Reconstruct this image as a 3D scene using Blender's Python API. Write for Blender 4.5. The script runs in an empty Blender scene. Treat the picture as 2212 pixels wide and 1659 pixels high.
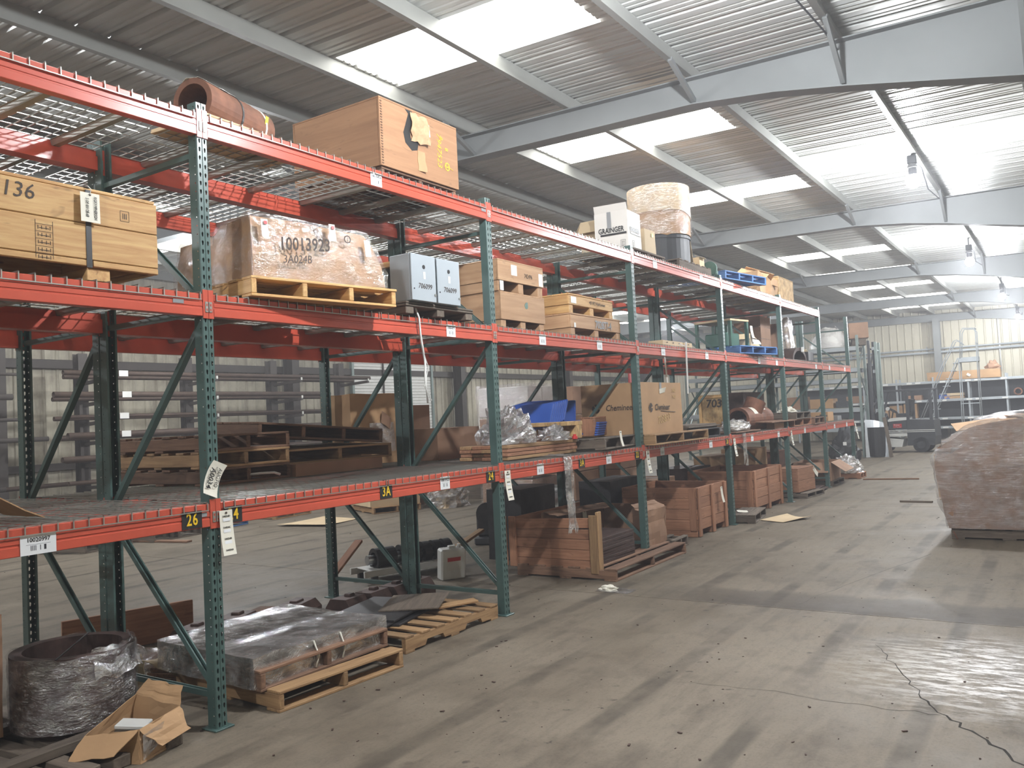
import bpy, math, random
from mathutils import Matrix, Vector, Euler, noise
PI = math.pi
S = bpy.context.scene
COL = S.collection
rnd = random.Random(7)

# ---------------------------------------------------------------- camera, world, exposure
cd = bpy.data.cameras.new('camera'); cam = bpy.data.objects.new('camera', cd); COL.objects.link(cam)
cd.sensor_fit = 'HORIZONTAL'; cd.sensor_width = 36.0; cd.lens = 29.607; cd.clip_start = .05; cd.clip_end = 200
Rr = Vector((.831247, .553633, -.050185)); Ru = Vector((.064923, -.007024, .997866)); Rf = Vector((-.552099, .832731, .041782))
cam.matrix_world = Matrix(((Rr.x, Ru.x, -Rf.x, 4.1927), (Rr.y, Ru.y, -Rf.y, 0), (Rr.z, Ru.z, -Rf.z, 1.6956), (0, 0, 0, 1)))
S.camera = cam
wd = bpy.data.worlds.new('world'); S.world = wd; wd.use_nodes = True
bg = wd.node_tree.nodes['Background']; bg.inputs[0].default_value = (.75, .85, 1, 1); bg.inputs[1].default_value = .6
vp = wd.node_tree.nodes.new('ShaderNodeVolumeScatter')      # thin dusty haze filling the hall
vp.inputs['Density'].default_value = .0052; vp.inputs['Anisotropy'].default_value = .35; vp.inputs['Color'].default_value = (.95, .95, 1, 1)
wd.node_tree.links.new(vp.outputs[0], wd.node_tree.nodes['World Output'].inputs['Volume'])
vs = S.view_settings; S.display_settings.display_device = 'sRGB'
vs.view_transform = 'Standard'; vs.look = 'None'; vs.gamma = 1; vs.use_curve_mapping = False; vs.exposure = 0.35
S.cycles.use_light_tree = False; S.cycles.use_adaptive_sampling = True; S.cycles.adaptive_threshold = .06; S.cycles.max_bounces = 6; S.cycles.diffuse_bounces = 3; S.cycles.glossy_bounces = 2; S.cycles.transmission_bounces = 4
S.cycles.transparent_max_bounces = 10; S.cycles.sample_clamp_indirect = 6.0; S.cycles.caustics_reflective = False; S.cycles.caustics_refractive = False
SKY_L = 7.0          # radiance of the translucent skylight sheets
LAMP_W = 590.0       # power of each bare bulb

# ---------------------------------------------------------------- materials
def lin(c):
    return tuple(((v/255+.055)/1.055)**2.4 if v > 10 else v/255/12.92 for v in c)
class NT:
    def __init__(s, name):
        s.m = bpy.data.materials.new(name); s.m.use_nodes = True; s.t = s.m.node_tree
        s.b = s.t.nodes['Principled BSDF']; s.out = s.t.nodes['Material Output']
    def n(s, typ, **kw):
        nd = s.t.nodes.new('ShaderNode'+typ)
        for k, v in kw.items():
            if k.startswith('i'):
                key = k[1:]; nd.inputs[int(key) if key.isdigit() else key].default_value = v
            else: setattr(nd, k, v)
        return nd
    def l(s, a, b): s.t.links.new(a, b)
    def coord(s, scale=(1, 1, 1), rand=True, kind='Object'):
        tc = s.n('TexCoord'); mp = s.n('Mapping'); mp.inputs['Scale'].default_value = scale
        src = tc.outputs[kind]
        if rand:
            oi = s.n('ObjectInfo'); ml = s.n('Math', operation='MULTIPLY'); ml.inputs[1].default_value = 37.0
            s.l(oi.outputs['Random'], ml.inputs[0]); va = s.n('VectorMath', operation='ADD')
            s.l(src, va.inputs[0]); s.l(ml.outputs[0], va.inputs[1]); src = va.outputs[0]
        s.l(src, mp.inputs['Vector']); return mp.outputs[0]
    def noise(s, vec, scale, detail=4, rough=.55, dist=0):
        nd = s.n('TexNoise'); nd.inputs['Scale'].default_value = scale; nd.inputs['Detail'].default_value = detail
        nd.inputs['Roughness'].default_value = rough; nd.inputs['Distortion'].default_value = dist
        s.l(vec, nd.inputs['Vector']); return nd.outputs['Fac']
    def ramp(s, fac, stops):
        r = s.n('ValToRGB'); e = r.color_ramp.elements
        while len(e) < len(stops): e.new(.5)
        for x, (p, c) in zip(e, stops): x.position = p; x.color = (c, c, c, 1) if isinstance(c, (int, float)) else (*c, 1)
        s.l(fac, r.inputs[0]); return r.outputs[0]
    def mix(s, fac, a, b, typ='MIX'):
        m = s.n('Mix', data_type='RGBA', blend_type=typ)
        for sock, v in ((m.inputs[0], fac), (m.inputs[6], a), (m.inputs[7], b)):
            if isinstance(v, (int, float)): sock.default_value = v
            elif isinstance(v, tuple): sock.default_value = (*v[:3], 1)
            else: s.l(v, sock)
        return m.outputs[2]
    def vary(s, col, amt=.25):
        oi = s.n('ObjectInfo'); mr = s.n('MapRange'); mr.inputs[3].default_value = 1-amt; mr.inputs[4].default_value = 1+amt*.6
        s.l(oi.outputs['Random'], mr.inputs[0]); hs = s.n('HueSaturation')
        s.l(mr.outputs[0], hs.inputs['Value']); s.l(col, hs.inputs['Color']); return hs.outputs[0]
    def bump(s, h, strength=.3, dist=.01):
        b = s.n('Bump'); b.inputs['Strength'].default_value = strength; b.inputs['Distance'].default_value = dist
        s.l(h, b.inputs['Height']); s.l(b.outputs[0], s.b.inputs['Normal'])
    def set(s, col=None, rough=None, metal=None, spec=None):
        for k, v in (('Base Color', col), ('Roughness', rough), ('Metallic', metal), ('Specular IOR Level', spec)):
            if v is None: continue
            if isinstance(v, tuple): s.b.inputs[k].default_value = (*v[:3], 1)
            elif isinstance(v, (int, float)): s.b.inputs[k].default_value = v
            else: s.l(v, s.b.inputs[k])
        return s.m
def mat_plain(name, c, rough=.6, metal=0, dirt=.12, scale=6):
    k = NT(name); c = lin(c); v = k.coord()
    f = k.noise(v, scale, 5)
    col = k.mix(k.ramp(f, [(.35, 0.), (.7, 1.)]), tuple(x*(1-dirt) for x in c), tuple(x*(1+dirt*.5) for x in c))
    return k.set(col, rough, metal)
def mat_wood(name, c, c2, rough=.75, var=.25, sc=1.0, knots=.5):
    k = NT(name); a, b = lin(c), lin(c2); v = k.coord((1.2*sc, 16*sc, 16*sc)); f = k.noise(v, 2.2, 5, .6, .6)
    v2 = k.coord((3, 9, 9)); kn = k.noise(v2, 1.6, 2, .5, 1.2)
    col = k.mix(k.ramp(f, [(.3, 0.), (.72, 1.)]), a, b)
    col = k.mix(k.ramp(kn, [(.64, 0.), (.76, knots)]), col, tuple(x*.35 for x in b))
    k.bump(f, .25, .004)
    return k.set(k.vary(col, var), rough)
def mat_film(name, tint=(.86, .86, .88), alpha=.32, rough=.12, sc=(3, 3, 18), white=.22, gloss=.72):
    k = NT(name); v = k.coord(sc); f = k.noise(v, 3.5, 4, .6, .8); g = k.noise(k.coord((2, 2, 3)), 4, 3)
    tr = k.n('BsdfTransparent'); tr.inputs[0].default_value = (*tint, 1)
    gl = k.n('BsdfGlossy'); gl.inputs['Roughness'].default_value = rough; gl.inputs['Color'].default_value = (.95, .95, .97, 1)
    df = k.n('BsdfDiffuse'); df.inputs[0].default_value = (.62, .61, .6, 1)
    bp = k.n('Bump'); bp.inputs['Strength'].default_value = .9; bp.inputs['Distance'].default_value = .02; k.l(f, bp.inputs['Height'])
    k.l(bp.outputs[0], gl.inputs['Normal']); k.l(bp.outputs[0], df.inputs['Normal'])
    m1 = k.n('MixShader'); m1.inputs[0].default_value = gloss; k.l(gl.outputs[0], m1.inputs[2]); k.l(df.outputs[0], m1.inputs[1])
    fr = k.ramp(g, [(.35, alpha*.5), (.65, alpha+white)])
    m2 = k.n('MixShader'); k.l(fr, m2.inputs[0]); k.l(tr.outputs[0], m2.inputs[1]); k.l(m1.outputs[0], m2.inputs[2])
    k.l(m2.outputs[0], k.out.inputs[0]); k.t.nodes.remove(k.b); return k.m
def mat_emit(name, c, strength):
    k = NT(name); e = k.n('Emission'); e.inputs[0].default_value = (*c, 1); e.inputs[1].default_value = strength
    k.l(e.outputs[0], k.out.inputs[0]); k.t.nodes.remove(k.b); return k.m
def mat_roof():
    k = NT('roof_metal'); v = k.coord((.25, 3, 3), kind='Object'); f = k.noise(v, 3, 5)
    col = k.mix(k.ramp(f, [(.3, 0.), (.7, 1.)]), lin((186, 186, 180)), lin((206, 207, 204)))
    return k.set(col, k.ramp(f, [(.2, .3), (.8, .42)]), .22)
def mat_siding(name, c, stain):
    k = NT(name); v = k.coord((1, 1, 1), rand=False, kind='Object')
    g = k.noise(v, .7, 6, .65); st = k.noise(k.coord((3, 3, .5), rand=False), 1.4, 5, .7)
    col = k.mix(k.ramp(g, [(.42, 0.), (.68, stain)]), lin(c), lin((96, 84, 70)))
    col = k.mix(k.ramp(st, [(.5, 0.), (.75, stain*.7)]), col, lin((70, 62, 52)))
    return k.set(k.vary(col, .06), .55)
def mat_floor():
    k = NT('concrete'); v = k.coord(rand=False)
    f1 = k.noise(v, .55, 8, .62); f2 = k.noise(k.coord((6, .7, 1), rand=False), 1.3, 7, .68, .3); f3 = k.noise(v, 16, 5, .7)
    col = k.mix(k.ramp(f1, [(.3, 0.), (.7, 1.)]), lin((96, 87, 74)), lin((126, 116, 102)))
    col = k.mix(k.ramp(f2, [(.5, 0.), (.72, .4)]), col, lin((64, 58, 50)))
    col = k.mix(k.ramp(f3, [(.58, 0.), (.72, .45)]), col, lin((70, 63, 55)))
    vo = k.n('TexVoronoi', feature='F1'); vo.inputs['Scale'].default_value = 5.5; vo.inputs['Randomness'].default_value = 1
    dn = k.noise(v, 26, 3); va = k.n('VectorMath', operation='ADD'); sc = k.n('VectorMath', operation='SCALE'); sc.inputs['Scale'].default_value = .09
    k.l(dn, sc.inputs[0]); k.l(v, va.inputs[0]); k.l(sc.outputs[0], va.inputs[1]); k.l(va.outputs[0], vo.inputs['Vector'])
    area = k.ramp(k.noise(v, .8, 3), [(.45, 0.), (.62, 1.)])
    sp = k.ramp(vo.outputs['Distance'], [(.07, 1.), (.13, 0.)]); m = k.n('Math', operation='MULTIPLY'); k.l(area, m.inputs[0]); k.l(sp, m.inputs[1])
    col = k.mix(m.outputs[0], col, lin((52, 46, 39)))
    wv = k.n('TexWave', wave_type='BANDS', bands_direction='X'); wv.inputs['Scale'].default_value = .42; wv.inputs['Distortion'].default_value = 1.6
    wv.inputs['Detail'].default_value = 3; wv.inputs['Detail Scale'].default_value = .35; k.l(k.coord((1, .22, 1), rand=False), wv.inputs['Vector'])
    tr = k.ramp(wv.outputs['Fac'], [(.9, 0.), (.97, .6)]); m2 = k.n('Math', operation='MULTIPLY'); k.l(tr, m2.inputs[0])
    k.l(k.ramp(k.noise(v, 1.1, 4), [(.42, 0.), (.6, 1.)]), m2.inputs[1])
    col = k.mix(m2.outputs[0], col, lin((50, 45, 39)))
    sp3 = k.n('SeparateXYZ'); k.l(v, sp3.inputs[0])                      # dark band beside the slab joint, edge broken by noise
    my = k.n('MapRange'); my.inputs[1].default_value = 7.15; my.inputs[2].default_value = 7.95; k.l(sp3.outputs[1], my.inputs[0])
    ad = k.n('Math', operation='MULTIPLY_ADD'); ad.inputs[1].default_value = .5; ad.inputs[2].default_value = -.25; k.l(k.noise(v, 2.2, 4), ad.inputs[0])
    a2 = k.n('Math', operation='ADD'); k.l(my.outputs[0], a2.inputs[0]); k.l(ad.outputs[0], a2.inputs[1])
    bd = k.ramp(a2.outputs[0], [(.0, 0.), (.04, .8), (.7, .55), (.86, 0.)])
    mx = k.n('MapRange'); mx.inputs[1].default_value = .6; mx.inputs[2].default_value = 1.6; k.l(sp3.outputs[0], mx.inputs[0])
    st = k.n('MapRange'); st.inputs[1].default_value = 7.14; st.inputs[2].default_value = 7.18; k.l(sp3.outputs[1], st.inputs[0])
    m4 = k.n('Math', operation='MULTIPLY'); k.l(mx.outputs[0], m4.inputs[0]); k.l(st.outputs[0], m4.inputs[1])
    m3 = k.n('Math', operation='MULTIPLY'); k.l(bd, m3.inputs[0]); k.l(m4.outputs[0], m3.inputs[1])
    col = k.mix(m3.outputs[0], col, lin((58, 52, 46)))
    f5 = k.noise(k.coord((9, 3.2, 1), rand=False), 2.6, 6, .75, .2)
    col = k.mix(k.ramp(f5, [(.5, 0.), (.72, .28)]), col, lin((62, 56, 49)))
    f6 = k.noise(v, 60, 4, .7); col = k.mix(k.ramp(f6, [(.52, 0.), (.7, .35)]), col, lin((60, 54, 47)))
    col = k.mix(k.ramp(k.noise(k.coord((1.6, 1, 1), rand=False), 1.5, 6, .66), [(.52, 0.), (.68, .5)]), col, lin((66, 58, 50)))      # old stains
    ds = k.n('VectorMath', operation='DISTANCE'); ds.inputs[1].default_value = (3.65, 5.9, 0); k.l(v, ds.inputs[0])                      # lamp's reflection painted in as a paler, smoother patch
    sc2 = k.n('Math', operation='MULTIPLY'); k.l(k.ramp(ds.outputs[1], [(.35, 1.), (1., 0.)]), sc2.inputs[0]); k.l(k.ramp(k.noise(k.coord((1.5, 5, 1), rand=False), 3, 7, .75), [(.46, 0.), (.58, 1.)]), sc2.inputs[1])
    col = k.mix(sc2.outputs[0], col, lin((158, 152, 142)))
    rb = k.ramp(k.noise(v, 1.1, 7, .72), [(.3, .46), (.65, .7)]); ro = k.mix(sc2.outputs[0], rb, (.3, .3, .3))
    k.bump(k.mix(.5, f3, f6), .4, .006); return k.set(col, ro, 0, .28)
def mat_osb(name, c=(186, 150, 100)):
    k = NT(name); v = k.coord((1, 1, 1)); vo = k.n('TexVoronoi'); vo.inputs['Scale'].default_value = 16
    k.l(k.coord((2.2, 1, .8)), vo.inputs['Vector']); f = k.noise(v, 9, 4)
    col = k.mix(k.ramp(vo.outputs['Color'], [(.2, 0.), (.8, 1.)]), tuple(x*.55 for x in lin(c)), lin(c))
    return k.set(k.mix(k.ramp(f, [(.4, 0.), (.7, .5)]), col, lin((225, 195, 145))), .8)
def mat_label():
    # white sticker: a grey print line above a barcode, in the label's own bounds
    k = NT('barcode_sticker'); tc = k.n('TexCoord'); sx = k.n('SeparateXYZ'); k.l(tc.outputs['Generated'], sx.inputs[0])
    def band(o, a, b):
        g = k.n('Math', operation='GREATER_THAN'); g.inputs[1].default_value = a; l2 = k.n('Math', operation='LESS_THAN'); l2.inputs[1].default_value = b
        k.l(o, g.inputs[0]); k.l(o, l2.inputs[0]); m = k.n('Math', operation='MULTIPLY'); k.l(g.outputs[0], m.inputs[0]); k.l(l2.outputs[0], m.inputs[1]); return m.outputs[0]
    def mul(a, b):
        m = k.n('Math', operation='MULTIPLY'); k.l(a, m.inputs[0]); k.l(b, m.inputs[1]); return m.outputs[0]
    U, V = sx.outputs[1], sx.outputs[2]
    q = k.n('Math', operation='MULTIPLY'); q.inputs[1].default_value = 46; k.l(U, q.inputs[0]); fl = k.n('Math', operation='FLOOR'); k.l(q.outputs[0], fl.inputs[0])
    wn = k.n('TexWhiteNoise', noise_dimensions='1D'); k.l(fl.outputs[0], wn.inputs['W']); g = k.n('Math', operation='GREATER_THAN'); g.inputs[1].default_value = .5
    k.l(wn.outputs[0], g.inputs[0])
    bars = mul(mul(band(U, .28, .72), band(V, .2, .46)), g.outputs[0])
    line = mul(band(U, .16, .84), band(V, .5, .515))
    a = k.n('Math', operation='MAXIMUM'); k.l(bars, a.inputs[0]); k.l(line, a.inputs[1])
    return k.set(k.mix(a.outputs[0], lin((226, 228, 230)), lin((48, 50, 56))), .45)

M = {}
M['red'] = mat_plain('orange_red_enamel', (194, 84, 64), .3, 0, .10, 3)
M['green'] = mat_plain('dark_green_enamel', (72, 96, 92), .34, 0, .14, 5)
M['zinc'] = mat_plain('zinc_wire', (178, 178, 172), .32, .75, .12, 9)
M['channel'] = mat_plain('galvanised_channel', (158, 160, 152), .42, .5, .15, 5)
M['roof'] = mat_roof()
M['purlin'] = mat_plain('grey_purlin_paint', (142, 143, 138), .5, .1, .1, 2)
M['rafter'] = mat_plain('grey_rafter_paint', (128, 131, 131), .55, 0, .1, 1.5)
M['girt'] = mat_plain('dark_steel_paint', (70, 64, 60), .6, 0, .2, 2)
M['cream'] = mat_siding('cream_siding', (194, 188, 170), .12)
M['dirtycream'] = mat_siding('stained_siding', (178, 172, 154), .75)
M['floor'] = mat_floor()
M['joint'] = mat_plain('joint_dirt', (40, 36, 32), .9)
M['pine'] = mat_wood('fresh_pine', (214, 176, 118), (178, 130, 76), .65, .14, 1, .9)
M['wood'] = mat_wood('pallet_wood', (172, 138, 98), (130, 98, 66), .8, .28)
M['oldwood'] = mat_wood('weathered_wood', (136, 104, 82), (100, 72, 54), .85, .3)
M['redwood'] = mat_wood('reddish_crate_wood', (172, 124, 94), (140, 96, 70), .8, .22)
M['greywood'] = mat_wood('grey_weathered_wood', (112, 100, 88), (78, 68, 58), .85, .25)
M['ply'] = mat_wood('plywood', (190, 154, 118), (162, 124, 90), .7, .1, .5, .3)
M['plybrown'] = mat_wood('stained_brown_plywood', (166, 126, 92), (138, 100, 70), .75, .08, .4, .4)
M['bluewood'] = mat_wood('blue_painted_wood', (82, 124, 176), (58, 96, 150), .6, .15)
M['osb'] = mat_osb('osb_board')
M['card'] = mat_plain('cardboard', (178, 142, 104), .8, 0, .12, 3)
M['card2'] = mat_plain('brown_cardboard', (156, 122, 98), .8, 0, .15, 3)
M['cardw'] = mat_plain('white_cardboard', (216, 212, 206), .6, 0, .05, 3)
M['cardpale'] = mat_plain('pale_cardboard', (202, 180, 146), .75, 0, .08, 3)
M['film'] = mat_film('stretch_film', (.92, .92, .93), .2, .16, (6, 6, 14), .3, .9)
M['filmbig'] = mat_film('dull_stretch_film', (.92, .91, .9), .36, .2, (1.5, 1.5, 24), .1, .55)
M['filmv'] = mat_film('cloudy_film', (.85, .84, .84), .5, .14, (4, 4, 4), .3)
M['filmthin'] = mat_film('thin_film', (.96, .95, .95), .1, .14, (6, 6, 10), .24, .9)
M['rust'] = mat_plain('rusty_steel', (124, 82, 62), .7, .25, .35, 7)
M['rustdark'] = mat_plain('dark_rusty_steel', (76, 56, 50), .65, .35, .35, 9)
M['steel'] = mat_plain('dark_steel', (62, 60, 62), .5, .5, .3, 6)
M['pipe'] = mat_plain('brown_pipe_steel', (76, 60, 50), .6, .3, .3, 5)
M['galv'] = mat_plain('galvanised_duct', (186, 190, 194), .3, .9, .12, 5)
M['greybox'] = mat_plain('grey_enclosure_enamel', (156, 164, 170), .38, 0, .04, 2)
M['greypipe'] = mat_plain('grey_plastic', (128, 132, 128), .5, 0, .08, 4)
M['black'] = mat_plain('black_plastic', (34, 34, 37), .5, 0, .2, 5)
M['dark'] = mat_plain('dark_grey_paint', (58, 60, 64), .55, 0, .15, 4)
M['blue'] = mat_plain('blue_plastic', (44, 82, 164), .45, 0, .1, 4)
M['paper'] = mat_plain('tag_paper', (226, 222, 208), .7, 0, .04, 8)
M['white'] = mat_plain('white_paint', (220, 220, 216), .45, 0, .06, 5)
M['yellow'] = mat_plain('yellow_print', (232, 190, 34), .5, 0, .05)
M['blackprint'] = mat_plain('black_print', (22, 22, 22), .6, 0, .05)
M['ink'] = mat_plain('marker_ink', (58, 46, 38), .7, 0, .05)
M['chalk'] = mat_plain('yellow_marker', (214, 176, 62), .8, 0, .1, 30)
M['pchalk'] = mat_plain('pale_marker', (196, 164, 112), .8, 0, .1, 30)
M['redprint'] = mat_plain('red_print', (186, 44, 44), .5, 0, .05)
M['tape'] = mat_plain('grey_tape', (136, 138, 140), .35, 0, .05)
M['sticker'] = mat_label()
M['limey'] = mat_plain('lime_label', (206, 214, 40), .5, 0, .05)
M['greyrack'] = mat_plain('grey_green_rack_paint', (126, 140, 136), .45, .1, .1, 4)
M['shelfgrey'] = mat_plain('grey_shelf_paint', (160, 166, 170), .45, .1, .1, 4)
M['strap'] = mat_plain('black_strap', (40, 40, 42), .4, 0, .1)
M['greenmach'] = mat_plain('green_machine_paint', (58, 96, 84), .5, 0, .15, 6)
M['skylight'] = mat_emit('translucent_skylight', (1, .985, .95), SKY_L)
def mat_bulb():
    k = NT('lit_glass_bulb'); e = k.n('Emission'); e.inputs[0].default_value = (.93, .96, 1, 1); e.inputs[1].default_value = 30
    tr = k.n('BsdfTransparent'); a = k.n('AddShader'); k.l(e.outputs[0], a.inputs[0]); k.l(tr.outputs[0], a.inputs[1]); k.l(a.outputs[0], k.out.inputs[0])
    k.t.nodes.remove(k.b); k.m.cycles.emission_sampling = 'NONE'; return k.m
M['bulb'] = mat_bulb()

# ---------------------------------------------------------------- geometry helpers
class B:
    def __init__(s): s.v = []; s.f = []
    def add(s, vs, fs, mx=None):
        o = len(s.v); s.v += [tuple(mx @ Vector(p)) if mx else tuple(p) for p in vs]; s.f += [tuple(i+o for i in f) for f in fs]; return s
    def box(s, c, d, mx=None):
        x, y, z = (d[0]/2, d[1]/2, d[2]/2)
        vs = [(c[0]+a*x, c[1]+b*y, c[2]+e*z) for a in (-1, 1) for b in (-1, 1) for e in (-1, 1)]
        return s.add(vs, [(0, 1, 3, 2), (4, 6, 7, 5), (0, 4, 5, 1), (2, 3, 7, 6), (0, 2, 6, 4), (1, 5, 7, 3)], mx)
    def cham(s, d, b=.004, c=(0, 0, 0), mx=None):
        x, y, z = (d[0]/2, d[1]/2, d[2]/2); b = min(b, x*.45, y*.45, z*.45); vs = []; ix = {}
        for a in (-1, 1):
            for e in (-1, 1):
                for g in (-1, 1):
                    for k in range(3):
                        p = [a*(x-b), e*(y-b), g*(z-b)]; p[k] = (a*x, e*y, g*z)[k]
                        ix[a, e, g, k] = len(vs); vs.append((p[0]+c[0], p[1]+c[1], p[2]+c[2]))
        F = []
        for k in range(3):
            i, j = [q for q in range(3) if q != k]
            for sg in (-1, 1):
                q = []
                for u, w in ((-1, -1), (1, -1), (1, 1), (-1, 1)):
                    t = [0, 0, 0]; t[k] = sg; t[i] = u; t[j] = w; q.append(ix[t[0], t[1], t[2], k])
                F.append(tuple(q if sg*(1 if k != 1 else -1) > 0 else q[::-1]))
            for u in (-1, 1):
                for w in (-1, 1):
                    q = []
                    for sg, kk in ((-1, i), (1, i), (1, j), (-1, j)):
                        t = [0, 0, 0]; t[k] = sg; t[i] = u; t[j] = w; q.append(ix[t[0], t[1], t[2], kk])
                    F.append(tuple(q))
        for a in (-1, 1):
            for e in (-1, 1):
                for g in (-1, 1): F.append((ix[a, e, g, 0], ix[a, e, g, 1], ix[a, e, g, 2]))
        return s.add(vs, F, mx)
    def tube(s, p, q, r, n=8, r2=None, cap=True, inner=None):
        p, q = Vector(p), Vector(q); d = (q-p).normalized(); u = d.orthogonal().normalized(); w = d.cross(u); r2 = r if r2 is None else r2
        ring = lambda c, rr: [tuple(c+u*rr*math.cos(2*PI*i/n)+w*rr*math.sin(2*PI*i/n)) for i in range(n)]
        vs = ring(p, r)+ring(q, r2); fs = [(i, (i+1) % n, n+(i+1) % n, n+i) for i in range(n)]
        if inner:
            vs += ring(p, inner)+ring(q, inner*(r2/r))
            fs += [(2*n+(i+1) % n, 2*n+i, 3*n+i, 3*n+(i+1) % n) for i in range(n)]
            fs += [((i+1) % n, i, 2*n+i, 2*n+(i+1) % n) for i in range(n)]+[(n+i, n+(i+1) % n, 3*n+(i+1) % n, 3*n+i) for i in range(n)]
        elif cap: fs += [tuple(range(n))[::-1], tuple(range(n, 2*n))]
        return s.add(vs, fs)
    def path(s, pts, r, n=6):
        P = [Vector(p) for p in pts]; rings = []
        for i, c in enumerate(P):
            d = ((P[i+1]-c) if i == 0 else (c-P[i-1]) if i == len(P)-1 else (P[i+1]-P[i-1])).normalized()
            u = d.cross(Vector((0, 0, 1)));  u = u.normalized() if u.length > .05 else d.cross(Vector((1, 0, 0))).normalized(); w = d.cross(u)
            rings.append([tuple(c+u*r*math.cos(2*PI*k/n)+w*r*math.sin(2*PI*k/n)) for k in range(n)])
        vs = [v for g in rings for v in g]; m = len(P)
        fs = [(i*n+k, i*n+(k+1) % n, (i+1)*n+(k+1) % n, (i+1)*n+k) for i in range(m-1) for k in range(n)]+[tuple(range(n))[::-1], tuple(range((m-1)*n, m*n))]
        return s.add(vs, fs)
    def prism(s, poly, a, b, axis='y', mx=None):
        # poly of 2-D points swept from a to b along the axis: y -> (x,z), x -> (y,z), z -> (x,y)
        n = len(poly); f = {'y': lambda p, t: (p[0], t, p[1]), 'x': lambda p, t: (t, p[0], p[1]), 'z': lambda p, t: (p[0], p[1], t)}[axis]
        vs = [f(p, a) for p in poly]+[f(p, b) for p in poly]
        return s.add(vs, [(i, (i+1) % n, n+(i+1) % n, n+i) for i in range(n)]+[tuple(range(n))[::-1], tuple(range(n, 2*n))], mx)
    def grid(s, fn, nu, nv, mx=None):
        vs = [fn(i/nu, j/nv) for i in range(nu+1) for j in range(nv+1)]
        return s.add(vs, [(i*(nv+1)+j, (i+1)*(nv+1)+j, (i+1)*(nv+1)+j+1, i*(nv+1)+j+1) for i in range(nu) for j in range(nv)], mx)
    def mesh(s, name, mat, smooth=False):
        me = bpy.data.meshes.new(name); me.from_pydata(s.v, [], s.f); me.materials.append(M[mat] if isinstance(mat, str) else mat)
        if smooth: me.polygons.foreach_set('use_smooth', [True]*len(me.polygons))
        me.update(); return me
    def obj(s, name, mat, parent=None, loc=(0, 0, 0), rot=(0, 0, 0), smooth=False, solid=0):
        o = put(name, s.mesh(name, mat, smooth), parent, loc, rot)
        if solid: md = o.modifiers.new('thickness', 'SOLIDIFY'); md.thickness = solid; md.offset = 0
        return o
def put(name, me, parent=None, loc=(0, 0, 0), rot=(0, 0, 0)):
    o = bpy.data.objects.new(name, me); COL.objects.link(o); o.parent = parent; o.location = loc; o.rotation_euler = rot; return o
def thing(name, label, cat, loc=(0, 0, 0), rot=(0, 0, 0), group=None):
    if isinstance(rot, (int, float)): rot = (0, 0, rot)
    o = put(name, None, None, loc, rot); o.empty_display_size = .1; return tag(o, label, cat, group)
def tag(o, label, cat, group=None):
    o['label'] = label; o['category'] = cat
    if group: o['group'] = group
    return o
def struct(o): o['kind'] = 'structure'; return o
def stuff(o): o['kind'] = 'stuff'; return o
_bc = {}
def board(name, d, mat, parent=None, loc=(0, 0, 0), rot=(0, 0, 0), ch=.004):
    """a chamfered piece whose grain runs along its longest side; alike pieces share mesh data"""
    ax = max(range(3), key=lambda i: d[i])
    R = (Matrix.Identity(4), Matrix.Rotation(PI/2, 4, 'Z'), Matrix.Rotation(PI/2, 4, 'Y'))[ax]
    dd = (d, (d[1], d[0], d[2]), (d[2], d[1], d[0]))[ax]
    key = (tuple(round(x, 3) for x in dd), mat, ch)
    if key not in _bc: _bc[key] = B().cham(dd, ch).mesh(name, mat)
    o = put(name, _bc[key], parent); o.matrix_basis = Matrix.Translation(loc) @ Euler(rot).to_matrix().to_4x4() @ R
    return o
FX = (PI/2, 0, PI/2)     # print on a face turned to the aisle (+X)
FY = (PI/2, 0, 0)        # print on a face turned to the front (-Y)
def txt(s, size, parent, loc, rot, mat='ink', name='lettering', bold=0, shear=0, sx=1, space=1):
    cu = bpy.data.curves.new(name, 'FONT'); cu.body = s; cu.size = size; cu.align_x = 'CENTER'; cu.align_y = 'CENTER'; cu.extrude = .0006
    cu.offset = bold; cu.shear = shear; cu.space_character = space; cu.resolution_u = 2; cu.materials.append(M[mat])
    o = put(name, cu, parent, loc, rot); o.scale = (sx, 1, 1); return o
def nz(p, s=1.0, seed=0): return noise.noise(Vector((p[0]*s+seed*7.3, p[1]*s-seed*3.1, p[2]*s+seed*1.7)))
def wrinkled_box(d, nu=10, amp=.015, fr=5, seed=0, bulge=.0, bottom=False, fn=None):
    """a closed soft box (no bottom) of film or sagging carton: origin at the base centre"""
    b = B(); x, y, z = d[0]/2, d[1]/2, d[2]
    def dis(p):
        if fn: p = fn(p)
        v = Vector(p); n = Vector((v.x/max(x, .01), v.y/max(y, .01), 0))
        k = nz(v, fr, seed)+.5*nz(v, fr*2.3, seed+3); s = 1+bulge*math.sin(PI*min(1, max(0, v.z/z)))
        return (v.x*s+n.x*amp*k, v.y*s+n.y*amp*k, v.z+amp*.8*nz(v, fr, seed+9)*(1 if v.z > .05*z else 0))
    nv = max(3, int(nu*z/max(d[0], d[1])))
    b.grid(lambda u, w: dis((x, -y+2*y*u, z*w)), nu, nv); b.grid(lambda u, w: dis((-x, y-2*y*u, z*w)), nu, nv)
    b.grid(lambda u, w: dis((-x+2*x*u, -y, z*w)), nu, nv); b.grid(lambda u, w: dis((x-2*x*u, y, z*w)), nu, nv)
    b.grid(lambda u, w: dis((-x+2*x*u, -y+2*y*w, z)), nu, nu)
    return b
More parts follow.
